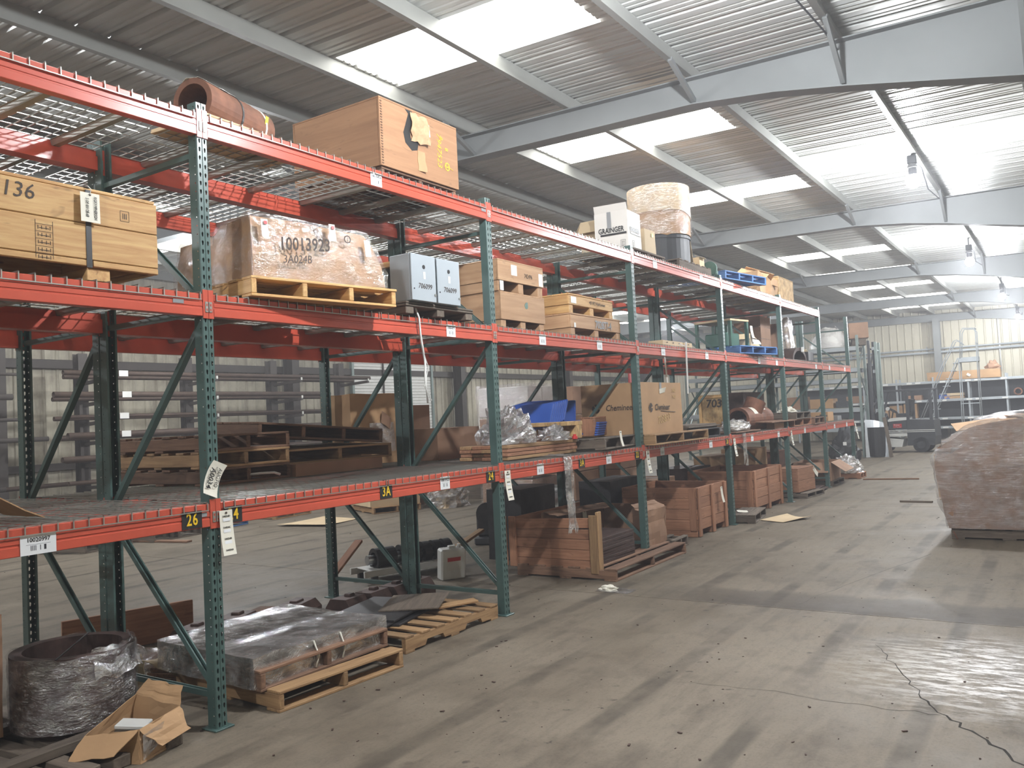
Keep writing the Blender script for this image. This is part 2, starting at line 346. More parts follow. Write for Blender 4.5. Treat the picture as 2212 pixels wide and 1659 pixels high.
def lump(d, amp=.35, fr=2.2, seed=0, nu=18, nv=10, flat=True):
    """a crumpled heap: half a ball pushed about by noise"""
    def f(u, w):
        a = 2*PI*u; e = PI/2*w; v = Vector((math.cos(a)*math.cos(e), math.sin(a)*math.cos(e), math.sin(e)))
        k = 1+amp*(nz(v, fr, seed)+.55*nz(v, fr*2.4, seed+5)); return (v.x*d[0]/2*k, v.y*d[1]/2*k, max(0, v.z*d[2]*k))
    return B().grid(f, nu, nv)
# ================================================================ BUILDING
XL, XR, YF, YB = -14.6, 8.5, -12.0, 40.3
RZ = lambda x: 5.45-.02*x                         # underside of the roof sheets
fl = put('floor', B().box((0, 0, 0), (XR-XL, YB-YF, .1)).mesh('floor', 'joint'), None, ((XL+XR)/2, (YF+YB)/2, -.062)); struct(fl)
ysp = [YF, -6.5, -.6, 7.15, 14.6, 22.4, 30.2, YB]; xsp = [XL, -6.4, XR]
for i in range(len(ysp)-1):                       # concrete slabs with open joints between them
    for j in range(2):
        x0, x1, y0, y1 = xsp[j]+.004, xsp[j+1]-.004, ysp[i]+.005, ysp[i+1]-.005
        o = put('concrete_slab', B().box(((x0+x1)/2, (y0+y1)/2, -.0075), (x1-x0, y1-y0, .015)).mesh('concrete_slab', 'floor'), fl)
        o.matrix_parent_inverse = fl.matrix_basis.inverted()
# --- roof: corrugated sheets, every fourth strip with translucent skylight sheets
PW = .9715; Y0 = 6.17-20*PW
def sheet(x0, x1, w=PW):
    pr = []
    q = w/3
    for i in range(3):
        a = i*q
        pr += [(a, 0), (a+.30*q, 0), (a+.33*q, .010), (a+.39*q, .010), (a+.42*q, 0), (a+.56*q, 0), (a+.59*q, .010), (a+.65*q, .010), (a+.68*q, 0), (a+.78*q, 0), (a+.86*q, .036), (a+.94*q, .036)]
    pr.append((w, 0)); vs = [(x, y, RZ(x)+z) for x in (x0, x1) for y, z in pr]; n = len(pr)
    return B().add(vs, [(i, i+1, n+i+1, n+i) for i in range(n-1)])
ceil = put('ceiling', sheet(XL, XR, Y0+PW-YF).mesh('ceiling', 'roof'), None, (0, YF, 0)); struct(ceil)
full = sheet(XL, XR).mesh('roof_sheet', 'roof'); seg = [sheet(a, b).mesh('roof_sheet', 'roof') for a, b in ((XL, -12.3), (-9.7, -1.86), (.68, XR))]
pane = [sheet(-12.35, -9.65).mesh('skylight_sheet', 'skylight'), sheet(-1.91, .73).mesh('skylight_sheet', 'skylight')]
k = 0; wn = 1
while Y0+(k+1)*PW < YB+.9:
    y = Y0+k*PW; k += 1
    if y < YF-.6: continue
    if (k-21) % 4 == 0:
        for m in seg: put('roof_sheet', m, ceil, (0, y-YF, 0))
        for m in pane: struct(put('window_%d' % wn, m, None, (0, y, .004))); wn += 1
    else: put('roof_sheet', full, ceil, (0, y-YF, 0))
# --- purlins and tapered rafters
PX = [-14.2, -12.4, -10.95, -9.2, -7.65, -6.2, -4.7, -3.22, -1.9, -.5, 1.0, 2.5, 4.0, 5.5, 7.0]
pp = [(-.0025, -.2), (.062, -.2), (.062, -.183), (.058, -.183), (.058, -.196), (.0025, -.196), (.0025, -.004), (-.058, -.004), (-.058, -.017), (-.062, -.017), (-.062, 0), (-.0025, 0)]
pm = B().prism(pp, YF, YB).mesh('purlin', 'purlin')
for i, x in enumerate(PX): struct(put('trim_%d' % (i+1), pm, None, (x, 0, RZ(x)-.001)))
RY = [-7.45, .55, 8.56, 16.5, 24.4, 32.3, 40.05]
bz = [(XL, 5.03), (-2.1, 4.99), (1.05, 4.93), (1.9, 4.84), (2.6, 4.72), (4.0, 4.44), (XR, 3.75)]
def zbot(x):
    for (a, za), (b, zb) in zip(bz, bz[1:]):
        if x <= b: return za+(zb-za)*(x-a)/(b-a)
web = [(x, z+.008) for x, z in bz]+[(XR, RZ(XR)-.2), (XL, RZ(XL)-.2)]
fb = B()
fb.prism(web, -.005, .005)
for (a, za), (b, zb) in zip(bz, bz[1:]): fb.prism([(a, za), (b, zb), (b, zb+.012), (a, za+.012)], -.1, .1)
fb.prism([(XL, RZ(XL)-.214), (XR, RZ(XR)-.214), (XR, RZ(XR)-.2), (XL, RZ(XL)-.2)], -.1, .1)
fm = fb.mesh('rafter', 'rafter')
for i, y in enumerate(RY):
    r = struct(put('trim_%d' % (20+i), fm, None, (0, y, 0)))
    for x in (-4.7, -1.9, 1.0, 2.5, 4.0, 5.5):    # flange braces from purlin to rafter
        if i > 4 and x < 0: continue
        for sg in ((-1, 1) if i < 6 else (-1,)):
            z0, z1 = zbot(x)+.05, RZ(x)-.2
            board('flange_brace', (.045, .05, math.hypot(.62, z1-z0)), 'rafter', r, (x+.05, sg*.35, (z0+z1)/2), (-sg*math.atan2(.62, z1-z0), 0, 0), .002)
# --- walls of ribbed metal panels
def panel(w, h):
    pr = []; q = w/3
    for i in range(3):
        a = i*q; pr += [(a, 0), (a+.72*q, 0), (a+.8*q, -.03), (a+.9*q, -.03), (a+.98*q, 0)]
    pr.append((w, 0)); n = len(pr); return B().add([(x, y, z) for z in (0, h) for x, y in pr], [(i, i+1, n+i+1, n+i) for i in range(n-1)])
def wall(name, mat, n, loc, rz, h=5.9, skip=()):
    base = struct(put(name, B().box((n*.915/2, .06, h/2), (n*.915, .02, h)).mesh(name, 'girt'), None, loc, (0, 0, rz)))
    me = panel(.915, h).mesh('wall_panel', mat)
    for i in range(n):
        if i not in skip: put('wall_panel', me, base, (i*.915, 0, 0))
    return base
wb = wall('wall_back', 'cream', 26, (XL-.2, YB, 0), 0)
wl = wall('wall_left', 'dirtycream', 58, (XL, YF-.2, 0), PI/2)
struct(put('wall_right', B().box((0, 0, 0), (.1, YB-YF, 6)).mesh('wall_right', 'cream'), None, (XR+.06, (YF+YB)/2, 2.95)))
struct(put('wall_front', B().box((0, 0, 0), (XR-XL, .1, 6)).mesh('wall_front', 'cream'), None, ((XL+XR)/2, YF-.06, 2.95)))
for i, (z, d, t) in enumerate(((3.42, .2, .1), (1.15, .16, .08))):
    struct(put('trim_%d' % (30+i), B().cham((.1, YB-YF, d), .01).mesh('girt', 'girt'), None, (XL+.09, (YF+YB)/2, z)))
struct(put('trim_32', B().cham((XR-XL, .08, .16), .01).mesh('girt', 'rafter'), None, ((XL+XR)/2, YB-.08, 1.25)))
ib = B().box((0, 0, 2.5), (.36, .012, 5)).box((-.18, 0, 2.5), (.016, .26, 5)).box((.18, 0, 2.5), (.016, .26, 5))
im = ib.mesh('wall_column', 'girt'); ig = ib.mesh('wall_column', 'rafter')
for i, y in enumerate(RY): struct(put('trim_%d' % (40+i), im, None, (XL+.34, y, 0)))
struct(put('trim_49', ig, None, (-.45, YB-.3, 0), (0, 0, PI/2)))
# roll-up door in the left wall
dr = struct(put('door_1', B().cham((.12, .1, 4.2), .01, (0, -1.95, 2.1)).cham((.12, .1, 4.2), .01, (0, 1.95, 2.1)).cham((.14, 4.0, .3), .01, (0, 0, 4.2)).mesh('door_1', 'greyrack'), None, (XL+.12, 21.1, 0)))
sl = B().cham((.035, 3.8, .094), .008).mesh('door_slat', 'white')
for i in range(41): put('door_slat', sl, dr, (-.01, 0, .05+i*.1))
for y in (-.55, .75): B().cham((.05, .05, 4.1), .006).obj('stay_bar', 'girt', dr, (.035, y, 2.05))
# conduits along the back wall
t = thing('pipe_run', 'pair of pale horizontal pipes running along the back wall above the shelves', 'pipe', (0, YB-.16, 3.72))
for z, r in ((.08, .035), (-.07, .05)): B().tube((XL+.1, 0, z), (XR-.1, 0, z+.0), r, 10).obj('pipe', 'shelfgrey', t, smooth=True)
for x in (-12, -8, -4, -.9, 3, 7): board('bracket', (.04, .1, .34), 'shelfgrey', t, (x, .06, .02))
t = thing('pipe_riser', 'thin pale vertical pipe on the back wall above the rolling ladder', 'pipe', (1.83, YB-.12, 2.7))
B().tube((0, 0, 0), (0, 0, 2.4), .03, 8).obj('pipe', 'white', t, smooth=True); board('bracket', (.09, .05, .05), 'shelfgrey', t, (0, .05, 1.9))

# ================================================================ LAMPS (hung under the purlin over the aisle)
def lamp(x, y, z, label, zt):
    t = thing('aisle_lamp', label, 'lamp', (x, y, z), 0, 'bare lamps under the roof')
    b = B()
    for i in range(6):
        a, c = -PI/2+PI*i/6, -PI/2+PI*(i+1)/6
        b.tube((0, 0, .1*math.sin(a)), (0, 0, .1*math.sin(c)), max(.004, .1*math.cos(a)), 10, max(.004, .1*math.cos(c)), False)
    b.obj('bulb', 'bulb', t, smooth=True)
    ld = bpy.data.lights.new('bulb_light', 'POINT'); ld.energy = LAMP_W; ld.shadow_soft_size = .085; ld.color = (.93, .96, 1); put('bulb_light', ld, t)
    B().tube((0, 0, .1), (0, 0, .2), .055, 12).tube((0, 0, .2), (0, 0, .26), .075, 12, .05).obj('socket', 'black', t)
    B().cham((.12, .09, .12), .01).obj('ballast_box', 'dark', t, (0, 0, .32))
    if zt-z > .4: B().tube((0, 0, .37), (0, 0, zt-z), .012, 8).obj('stem', 'dark', t)
    B().path([(.0, 0, .36), (.06, .5, .3), (.0, 1.6, .22), (.03, 3, .3), (0, 4, zt-z-.05)], .009, 5).obj('cord', 'black', t)
lamp(2.5, -3.3, 4.78, 'glowing bare bulb over the aisle behind the viewer', 5.2)
lamp(-7.6, .8, 4.72, 'glowing bulb over the far aisle behind the viewer', 5.4)
lamp(2.5, 4.9, 4.78, 'glowing bare bulb hung over the aisle nearest the viewer', 5.2)
lamp(2.5, 13.2, 4.80, 'largest glowing bulb under the roof beam at upper right', 5.2)
lamp(2.5, 21.1, 4.66, 'second glowing bulb down the aisle, before the third roof beam', 5.2)
lamp(2.65, 29.0, 4.62, 'third glowing bulb down the aisle with its cord to the beam', 5.2)
lamp(2.7, 36.6, 4.57, 'farthest glowing bulb of the aisle, close to the back wall', 5.2)
lamp(-7.92, 29.1, 4.70, 'glowing bulb seen through the racks, over the far aisle', 5.4)
lamp(-7.6, 9.5, 4.72, 'glowing bulb over the far aisle behind the stacked pallets', 5.4)

# ================================================================ PALLET RACKS
UY = [.18, 3.13, 6.08, 9.005, 12.012, 15.04, 17.773, 20.36]     # upright centres along the aisle
ZB = {1: 1.163, 2: 2.387, 3: 3.464}; BH = .132; DECK = {k: v+BH+.012 for k, v in ZB.items()}
UH, PT, UW = 3.658, .0508, .076
def upright_mesh():
    b = B(); n = int(UH/PT); w = UW/2
    def holes(o, eu, ev, wid, hole, nrow):
        # a strip from o, width along eu, rows along z; each cell a ring of 8 quads round the hole
        for r in range(nrow):
            z0 = r*PT; c = Vector(o)+Vector(eu)*(wid/2)+Vector((0, 0, z0+PT/2))
            R = [(-1, -1), (0, -1), (1, -1), (1, 0), (1, 1), (0, 1), (-1, 1), (-1, 0)]
            outer = [c+Vector(eu)*(p*wid/2)+Vector((0, 0, q*PT/2)) for p, q in R]
            inner = [c+Vector(eu)*p+Vector((0, 0, q)) for p, q in hole]
            b.add([tuple(v) for v in outer+inner], [(i, (i+1) % 8, 8+(i+1) % 8, 8+i) for i in range(8)])
    tear = [(-.0035, -.012), (0, -.0145), (.0035, -.012), (.0062, .002), (.0062, .009), (0, .0145), (-.0062, .009), (-.0062, .002)]
    dot = [(-.003, -.003), (0, -.0042), (.003, -.003), (.0042, 0), (.003, .003), (0, .0042), (-.003, .003), (-.0042, 0)]
    d = .005
    holes((0, -w+d, 0), (0, 1, 0), 0, w-d-.003, tear, n); holes((0, .003, 0), (0, 1, 0), 0, w-d-.003, tear, n)
    b.add([(0, -.003, 0), (-.003, 0, 0), (0, .003, 0), (0, -.003, UH), (-.003, 0, UH), (0, .003, UH)], [(0, 1, 4, 3), (1, 2, 5, 4)])
    for s in (-1, 1):
        b.add([(0, s*(w-d), 0), (-d, s*w, 0), (0, s*(w-d), UH), (-d, s*w, UH)], [(0, 1, 3, 2)])
        holes((-d, s*w, 0), (-1, 0, 0), 0, .032, dot, n)
        x1, x2 = -d-.032, -UW
        b.add([(x1, s*w, 0), (x2, s*w, 0), (x2, s*(w-.014), 0), (x2+.012, s*(w-.014), 0), (x1, s*w, UH), (x2, s*w, UH), (x2, s*(w-.014), UH), (x2+.012, s*(w-.014), UH)], [(0, 1, 5, 4), (1, 2, 6, 5), (2, 3, 7, 6)])
    return b.mesh('upright', 'green')
UM = upright_mesh(); FOOT = B().cham((.13, .13, .01), .002).mesh('base_plate', 'green')
FD = 1.076                                                       # frame depth
def brace(p, q, parent, nm='diagonal_brace'):
    p, q = Vector(p), Vector(q); d = q-p; key = ('br', round(d.length, 2))
    if key not in _bc: _bc[key] = B().prism([(-.019, -.016), (.019, -.016), (.019, .016), (.011, .016), (.011, -.009), (-.011, -.009), (-.011, .016), (-.019, .016)], -d.length/2, d.length/2, 'z').mesh(nm, 'green')
    o = put(nm, _bc[key], parent, (p+q)/2); o.rotation_euler = d.to_track_quat('Z', 'Y').to_euler(); return o
BP = [(-.046, 0), (.003, 0), (.006, .003), (.006, .045), (.002, .048), (.002, .056), (.006, .059), (.006, .082), (.002, .085), (.002, .093), (.006, .096), (.006, BH-.003), (.003, BH), (-.028, BH), (-.028, BH-.04), (-.046, BH-.04)]
def beam_mesh(L):
    k = ('beam', round(L, 3))
    if k not in _bc: _bc[k] = B().prism(BP, -L/2, L/2).mesh('load_beam', 'red')
    return _bc[k]
EP = B().cham((.006, .036, .17), .004).mesh('end_plate', 'red'); CL = B().cham((.006, .02, .062), .002).mesh('safety_clip', 'zinc')
HOLE = B().cham((.004, .008, .014), .003, (0, 0, .012)).cham((.004, .008, .014), .003, (0, 0, -.016)).mesh('lock_pin', 'red')
def rack(name, label, x0, levels, ys=UY, fr=None):
    t = thing(name, label, 'pallet rack', (x0, 0, 0))
    for i, y in enumerate(ys):
        for xx, rz in ((0, 0), (-FD, PI)):
            u = put('upright', UM, t, (xx, y, .004), (0, 0, rz)); put('base_plate', FOOT, u, (-.038, 0, .002))
        a, c = -UW+.005, -FD+UW-.005
        for z in (.19, 2.42, 3.36): brace((a, y, z), (c, y, z), t, 'horizontal_brace')
        brace((a, y, .25), (c, y, 1.13), t); brace((c, y, 1.28), (a, y, 2.34), t); brace((a, y, 2.5), (c, y, 3.28), t)
    beams = {}
    for i in range(len(ys)-1):
        L = ys[i+1]-ys[i]-UW-.004; yc = (ys[i]+ys[i+1])/2
        for lv in levels[i]:
            for xx, rz in ((0, 0), (-FD, PI)):
                b = put('load_beam', beam_mesh(L), t, (xx, yc, ZB[lv]), (0, 0, rz)); beams[i, lv, rz == 0] = b
                for s in (-1, 1):
                    e = s*(L/2+.021)
                    put('end_plate', EP, b, (.005, e, .072)); put('safety_clip', CL, b, (.0095, e+s*.006, .055))
                    if rz == 0 and i < 3: put('lock_pin', HOLE, b, (.012, e+s*.006, .055))
    return t, beams
LV = [(1, 2, 3)]*6+[(1, 2)]
front, FB = rack('pallet_rack', 'long green and orange pallet rack along the aisle, loaded on three levels', 0, LV)
rear, RB = rack('pallet_rack', 'green and orange pallet rack standing back to back behind the aisle rack', -FD-.006, LV)

# wire decks: two to a bay
def deck_meshes(w):
    k = ('deck', round(w, 2))
    if k in _bc: return _bc[k]
    b = B(); n = max(6, round(w/.077)); r = .0028
    def wire(p, q):
        p, q = Vector(p), Vector(q); c = (p+q)/2; d = q-p; b.box(c, (abs(d.x)+2*r, abs(d.y)+2*r, abs(d.z)+2*r))
    for i in range(n+1):
        y = -w/2+w*i/n; wire((-FD-.008, y, 0), (.011, y, 0)); wire((.011, y, 0), (.011, y, -.045)); wire((-FD-.008, y, 0), (-FD-.008, y, -.045))
    for i in range(11): x = -.03-i*(FD-.06)/10; wire((x, -w/2, -.006), (x, w/2, -.006))
    for x in (.015, -FD-.012): wire((x, -w/2, -.045), (x, w/2, -.045))
    ch = B().prism([(-.036, 0), (-.027, 0), (-.018, -.034), (.018, -.034), (.027, 0), (.036, 0), (.036, -.003), (.029, -.003), (.02, -.037), (-.02, -.037), (-.029, -.003), (-.036, -.003)], -FD+.005, -.005, 'x')
    _bc[k] = (b.mesh('wire_mesh', 'zinc'), ch.mesh('support_channel', 'channel')); return _bc[k]
LN = {1: 'lowest', 2: 'middle', 3: 'top'}
BN = ['bay at far left', 'bay between first two posts', 'bay past second post', 'third bay', 'fourth bay', 'fifth bay', 'last bay']
def decks(x0, rk, which, grp):
    for i in range(7):
        for lv in LV[i]:
            if (i, lv) in which: continue
            w = (UY[i+1]-UY[i]-UW)/2-.03
            for s in (-1, 1):
                y = (UY[i]+UY[i+1])/2+s*(w/2+.012)
                t = thing('wire_deck', '%s wire deck, %s level of %s, %s' % ('nearer' if s < 0 else 'farther', LN[lv], rk, BN[i]), 'wire deck', (x0, y, DECK[lv]-.003), 0, grp)
                a, c = deck_meshes(w); stuff(put('wire_mesh', a, t))
                for q in (-.32, .0, .32): put('support_channel', c, t, (0, q*w, -.009))
decks(0, 'aisle rack', (), 'wire decks of the aisle rack'); decks(-FD-.006, 'rear rack', (), 'wire decks of the rear rack')

# stickers and bay numbers on the aisle rack
LAB = B().box((0, 0, 0), (.0012, .17, .095)).mesh('barcode_sticker', 'sticker'); LABS = B().box((0, 0, 0), (.0012, .12, .1)).mesh('barcode_sticker', 'sticker')
def on_beam(y, lv):
    for i in range(7):
        if UY[i] < y < UY[i+1]: return FB[i, lv, True], y-(UY[i]+UY[i+1])/2
def sticker(y, lv, z=.055, num=None, me=LABS):
    b, yy = on_beam(y, lv); o = put('barcode_sticker', me, b, (.0085, yy, z))
    if num: txt(num, .028, o, (.001, 0, .022), FX, 'blackprint', bold=.0004)
for y in (9.64, 11.2, 13.8, 16.4): sticker(y, 3)
sticker(4.63, 3, num='10015456')
for y in (6.88, 8.05, 9.74, 11.24, 13.59, 14.57, 17.24, 18.35, 19.77): sticker(y, 2)
sticker(5.45, 2, num='1005479')
for y in (6.72, 8.12, 9.54, 11.19, 12.99, 14.41, 16.1, 18.46, 19.6): sticker(y, 1)
sticker(2.12, 1, .048, '10020997', LAB); sticker(5.28, 1, num='10017523')
def sign(y, lv, s, z=.054):
    b, yy = on_beam(y, lv); w = .062*len(s)+.006
    o = board('number_plate', (.0016, w, .098), 'blackprint', b, (.0085, yy, z), ch=.0004)
    q = put('number', None, o); bpy.data.objects.remove(q)
    cu = txt(s, .098, b, (.0105, yy, z), FX, 'yellow', 'bay_number', .0016, 0, .72, 1.12)
sign(2.97, 1, '26'); sign(3.25, 1, '24'); sign(4.59, 1, '3A'); sign(5.91, 1, '24'); sign(7.52, 1, '3A'); sign(8.83, 1, '22'); sign(11.85, 1, '20')
for lv, yb in ((2, 2.93), (1, 3.035), (3, 6.0)):
    b, yy = on_beam(yb, lv); board('maker_plate', (.001, .07, .024), 'tape', b, (.0082, yy, .075), ch=.0003)

# ================================================================ builders for the goods
def pallet(label, loc, rz=0, mat='wood', L=1.2, W=1.0, nt=7, nb=3, ns=3, tilt=(0, 0), group=None, notch=False, miss=(), name='wooden_pallet', sh=.09, two=True):
    t = thing(name, label, 'pallet', loc, (tilt[0], tilt[1], rz), group); r = random.Random(label)
    bt = .018; z0 = bt if two else 0; bw = min(.14, W/nt*.72)
    for i in range(ns):
        y = -W/2+.02+(W-.04)*i/(ns-1)
        if notch:
            a = L/2; pl = [(-a, 0), (-a*.62, 0), (-a*.58, sh*.42), (-a*.26, sh*.42), (-a*.22, 0), (a*.22, 0), (a*.26, sh*.42), (a*.58, sh*.42), (a*.62, 0), (a, 0), (a, sh), (-a, sh)]
            B().prism(pl, -.019, .019).obj('stringer', mat, t, (0, y, z0))
        else: board('stringer', (L, .038, sh), mat, t, (0, y, z0+sh/2))
    for i in range(nt):
        if i in miss: continue
        x = -L/2+bw/2+(L-bw)*i/(nt-1)
        board('deck_board', (bw, W, bt), mat, t, (x, r.uniform(-.006, .006), z0+sh+bt/2+r.uniform(0, .002)), (0, 0, r.uniform(-.012, .012)), .003)
    if two:
        for i in range(nb):
            x = -L/2+bw/2+(L-bw)*i/(nb-1); board('bottom_board', (bw, W, bt), mat, t, (x, 0, bt/2), ch=.003)
    return t
PH = .126
def crate(label, loc, rz, d, mat, rows=3, top=True, runner=.09, cleat=0, th=.02, nr=3, tilt=0, open_front=False, rand=.003, group=None, cat='crate', name='wooden_crate', gap=0, axis='x', seed=1, rmat=None):
    """planked box; origin at the centre of its underside; runners along local x"""
    t = thing(name, label, cat, loc, (0, tilt, rz), group); X, Y, Z = d; r = random.Random(seed); z0 = runner; h = (Z-runner)/rows
    if runner:
        for i in range(nr): board('runner', (X*.98, .09, runner), rmat or mat, t, (0, -Y/2+.05+(Y-.1)*i/(nr-1), runner/2)) if axis == 'x' else board('runner', (.09, Y*.98, runner), rmat or mat, t, (-X/2+.05+(X-.1)*i/(nr-1), 0, runner/2))
    for i in range(rows):
        z = z0+h*(i+.5); j = lambda: r.uniform(-rand, rand)
        if not open_front: board('plank', (th, Y, h-.004-gap), mat, t, (X/2-th/2+j(), 0, z))
        board('plank', (th, Y, h-.004-gap), mat, t, (-X/2+th/2, 0, z))
        for s in (-1, 1): board('plank', (X-2*th-.002, th, h-.004-gap), mat, t, (0, s*(Y/2-th/2+j()), z))
    if cleat:
        for y in [(-Y/2+.06+(Y-.12)*i/(cleat-1)) for i in range(cleat)]:
            if not open_front: board('cleat', (.022, .09, Z-.01), mat, t, (X/2+.012, y, Z/2))
        for s in (-1, 1): board('cleat', (.09, .022, Z-runner), mat, t, (X/2-.06, s*(Y/2+.012), runner+(Z-runner)/2))
    n = max(3, round(X/.2))
    if top:
        for i in range(n): board('lid_board', (X/n-.003, Y, .018), mat, t, (-X/2+X/n*(i+.5), 0, Z+.009))
    for i in range(2): board('floor_board', (X/2-.01, Y-2*th-.002, .012), mat, t, (-X/4+X/2*i, 0, runner+.007))
    return t
def carton(label, loc, rz, d, mat='card', flaps=0, tape=True, tilt=(0, 0), group=None, lid=True, seed=0, sag=0, name='cardboard_box', cat='box'):
    """cardboard box; flaps: 0 closed, else opening angle in degrees"""
    t = thing(name, label, cat, loc, (tilt[0], tilt[1], rz), group); X, Y, Z = d; k = .006
    if flaps:
        b = B().box((X/2-k/2, 0, Z/2), (k, Y, Z)).box((-X/2+k/2, 0, Z/2), (k, Y, Z)).box((0, Y/2-k/2, Z/2), (X-2*k, k, Z)).box((0, -Y/2+k/2, Z/2), (X-2*k, k, Z)).box((0, 0, k/2), (X-2*k, Y-2*k, k))
        b.obj('box_wall', mat, t); a = math.radians(flaps)
        for s in (-1, 1):
            f = B().box((s*Y*0, 0, 0), (.004, .004, .004))
            w = min(X, Y)*.45
            put('flap', B().box((w/2, 0, 0), (w, Y*.97, .005)).mesh('flap', mat), t, (s*X/2, 0, Z), (0, a if s > 0 else PI-a, 0))
            put('flap', B().box((0, w/2, 0), (X*.97, w, .005)).mesh('flap', mat), t, (0, s*Y/2, Z), (-a if s > 0 else PI+a, 0, 0))
    else:
        o = wrinkled_box((X, Y, Z), 8, .004+sag, 3, seed).obj('box_wall', mat, t, smooth=False)
        if tape: board('tape_strip', (X*.98, .05, .0012), 'tape' if tape is True else tape, t, (0, 0, Z+.003), ch=.0003)
    return t
def wrap(t, d, seed=0, mat='film', grow=.012, amp=.014, fn=None, loc=(0, 0, 0), nu=12):
    return wrinkled_box((d[0]+2*grow, d[1]+2*grow, d[2]+grow), nu, amp, 6, seed, fn=fn).obj('stretch_wrap', mat, t, loc, smooth=True)
def hang_tag(label, loc, w=.085, h=.27, rows=4, rot=(0, 0, 0), cat='tag', mat='paper', group=None):
    """a long paper tag hung from a hole, curling at the bottom; faces the aisle"""
    t = thing('paper_tag', label, cat, loc, rot, group)
    b = B().grid(lambda u, v: (.004+.03*v*v, -w/2+w*u, -h*v), 3, 10); b.obj('tag_sheet', mat, t, solid=.0012)
    B().tube((.006, 0, -.016), (.009, 0, -.016), .007, 10).obj('eyelet', 'ink', t)
    for i in range(rows):
        v = (i+.55)/rows; x = .0055+.03*v*v; a = math.atan2(.06*v, h)
        txt('3A024'+'DCBA'[i % 4], .016, t, (x+.001, 0, -h*v), (PI/2, 0, PI/2), 'blackprint')
        q = board('barcode_print', (.0006, w*.55, .018), 'sticker', t, (x+.0025, 0, -h*v-.02), (0, -a, 0), .0001)
    return t
def sheetpile(name, label, cat, loc, rz, d, n, mat, nm='sheet', jit=.02, seed=3):
    t = thing(name, label, cat, loc, rz); r = random.Random(seed)
    for i in range(n): board(nm, (d[0], d[1], d[2]/n*.94), mat, t, (r.uniform(-jit, jit), r.uniform(-jit, jit), d[2]/n*(i+.5)), (0, 0, r.uniform(-.03, .03)), .002)
    return t
D1, D2, D3 = DECK[1]+.002, DECK[2]+.002, DECK[3]+.002
BX = -FD-.006

# ================================================================ TOP LEVEL, aisle rack
def ring_pipe(t, p, q, ro, ri, mat, nm='pipe_wall', n=28): return B().tube(p, q, ro, n, inner=ri).obj(nm, mat, t, smooth=False)
t = thing('pipe_section', 'thick rusty pipe section lying on boards on the top level, torn paper on it', 'pipe', (-.36, 3.60, D3+.032+.146), 0)
ax = Vector((-.27, .963, 0)).normalized()
ring_pipe(t, -ax*.34, ax*.34, .145, .108, 'rust')
for f in (-.02, .24): B().tube(ax*(f-.008), ax*(f+.008), .149, 28, inner=.145).obj('strap', 'strap' if f < 0 else 'white', t)
for i, (f, a, w) in enumerate(((-.26, .35, .16), (-.1, .5, .14), (.08, .15, .08), (.16, .4, .08))):
    side = Vector((ax.y, -ax.x, 0))
    def pp_(u, v, f=f, a=a, w=w):
        g = a-.3+(v-.5)*w*7+.15*nz((u, v, i), 3, i); rr = .149+.012*max(0, nz((u*2, v*2, i), 2, i+4))
        c = ax*(f+w*(u-.5)*(1+.3*nz((v*3, i, 0))))+side*rr*math.sin(g)+Vector((0, 0, rr*math.cos(g))); return tuple(c)
    B().grid(pp_, 4, 4).obj('paper_scrap', 'paper', t, solid=.001)
sd = Vector((ax.y, -ax.x, 0))
o = B().cham((.004, .03, .07), .001).obj('buckle_label', 'limey', t, tuple(ax*.24+sd*.146+Vector((0, 0, .03)))); o.rotation_euler = (0, .2, .27)
t = sheetpile('board_stack', 'low stack of thin boards under the rusty pipe section', 'boards', (-.33, 3.65, D3), .1, (.5, .95, .028), 2, 'cardpale', 'board', .01)
bx = thing('plywood_box', 'big brown plywood box with a torn side on the top level, yellow writing', 'crate', (-.66, 5.395, D3+.12))
X, Y, Z = .96, 1.0, .535
for nm, dd, c in (('side_panel', (.02, Y, Z), (X/2, 0, Z/2)), ('side_panel', (.02, Y, Z), (-X/2, 0, Z/2)), ('end_panel', (X-.022, .02, Z), (0, -Y/2+.01, Z/2)), ('end_panel', (X-.022, .02, Z), (0, Y/2-.01, Z/2)), ('lid', (X+.02, Y, .016), (0, 0, Z+.008)), ('bottom', (X-.04, Y-.04, .016), (0, 0, .01))):
    board(nm, dd, 'plybrown', bx, c, ch=.003)
rl = B()
for i in range(24): rl.cham((.008, .02, .011), .003, (X/2+.011, -Y/2+.02, .02+i*.0215))
stuff(rl.obj('staple_row', 'oldwood', bx))
B().prism([(-.19, .53), (-.15, .5), (-.19, .4), (-.22, .33), (-.2, .25), (-.12, .2), (-.05, .22), (-.03, .3), (-.08, .29), (-.13, .3), (-.14, .36), (-.11, .45), (-.1, .53)], X/2+.0101, X/2+.0115, 'x').obj('torn_hole_shade', 'blackprint', bx)  # flat dark patch, painted for the shade inside the torn hole
B().grid(lambda u, v: (X/2+.013+.05*v*(1-v)+.05*(1-v)*u*.6+.01*nz((u*3, v*3, 0)), -.13+.21*u+.03*nz((v*4, 1, 0)), .28+.24*v+.03*nz((u*5, 2, 0))), 6, 6).obj('peeled_veneer', 'ply', bx, solid=.004)
B().grid(lambda u, v: (X/2+.012+.02*u*(1-v), -.05+.09*u+.02*nz((v*4, 5, 0)), .05+.17*v), 4, 5).obj('peeled_veneer', 'card', bx, solid=.003)
txt('7947523', .085, bx, (X/2+.0115, .24, .29), (PI/2, PI/2, PI/2), 'chalk', shear=.2)
for s, q, z in (('3', .34, .17), ('O', .34, .17), ('8', .27, .4), ('8', .34, .32), ('/', .4, .16)):
    txt(s, .1 if s == 'O' else .06, bx, (X/2+.0115, q, z), (PI/2, PI/2, PI/2), 'chalk', bold=.001)
board('paper_tag', (.002, .04, .1), 'white', bx, (X/2+.013, .1, .42), (.1, 0, 0), .0005)
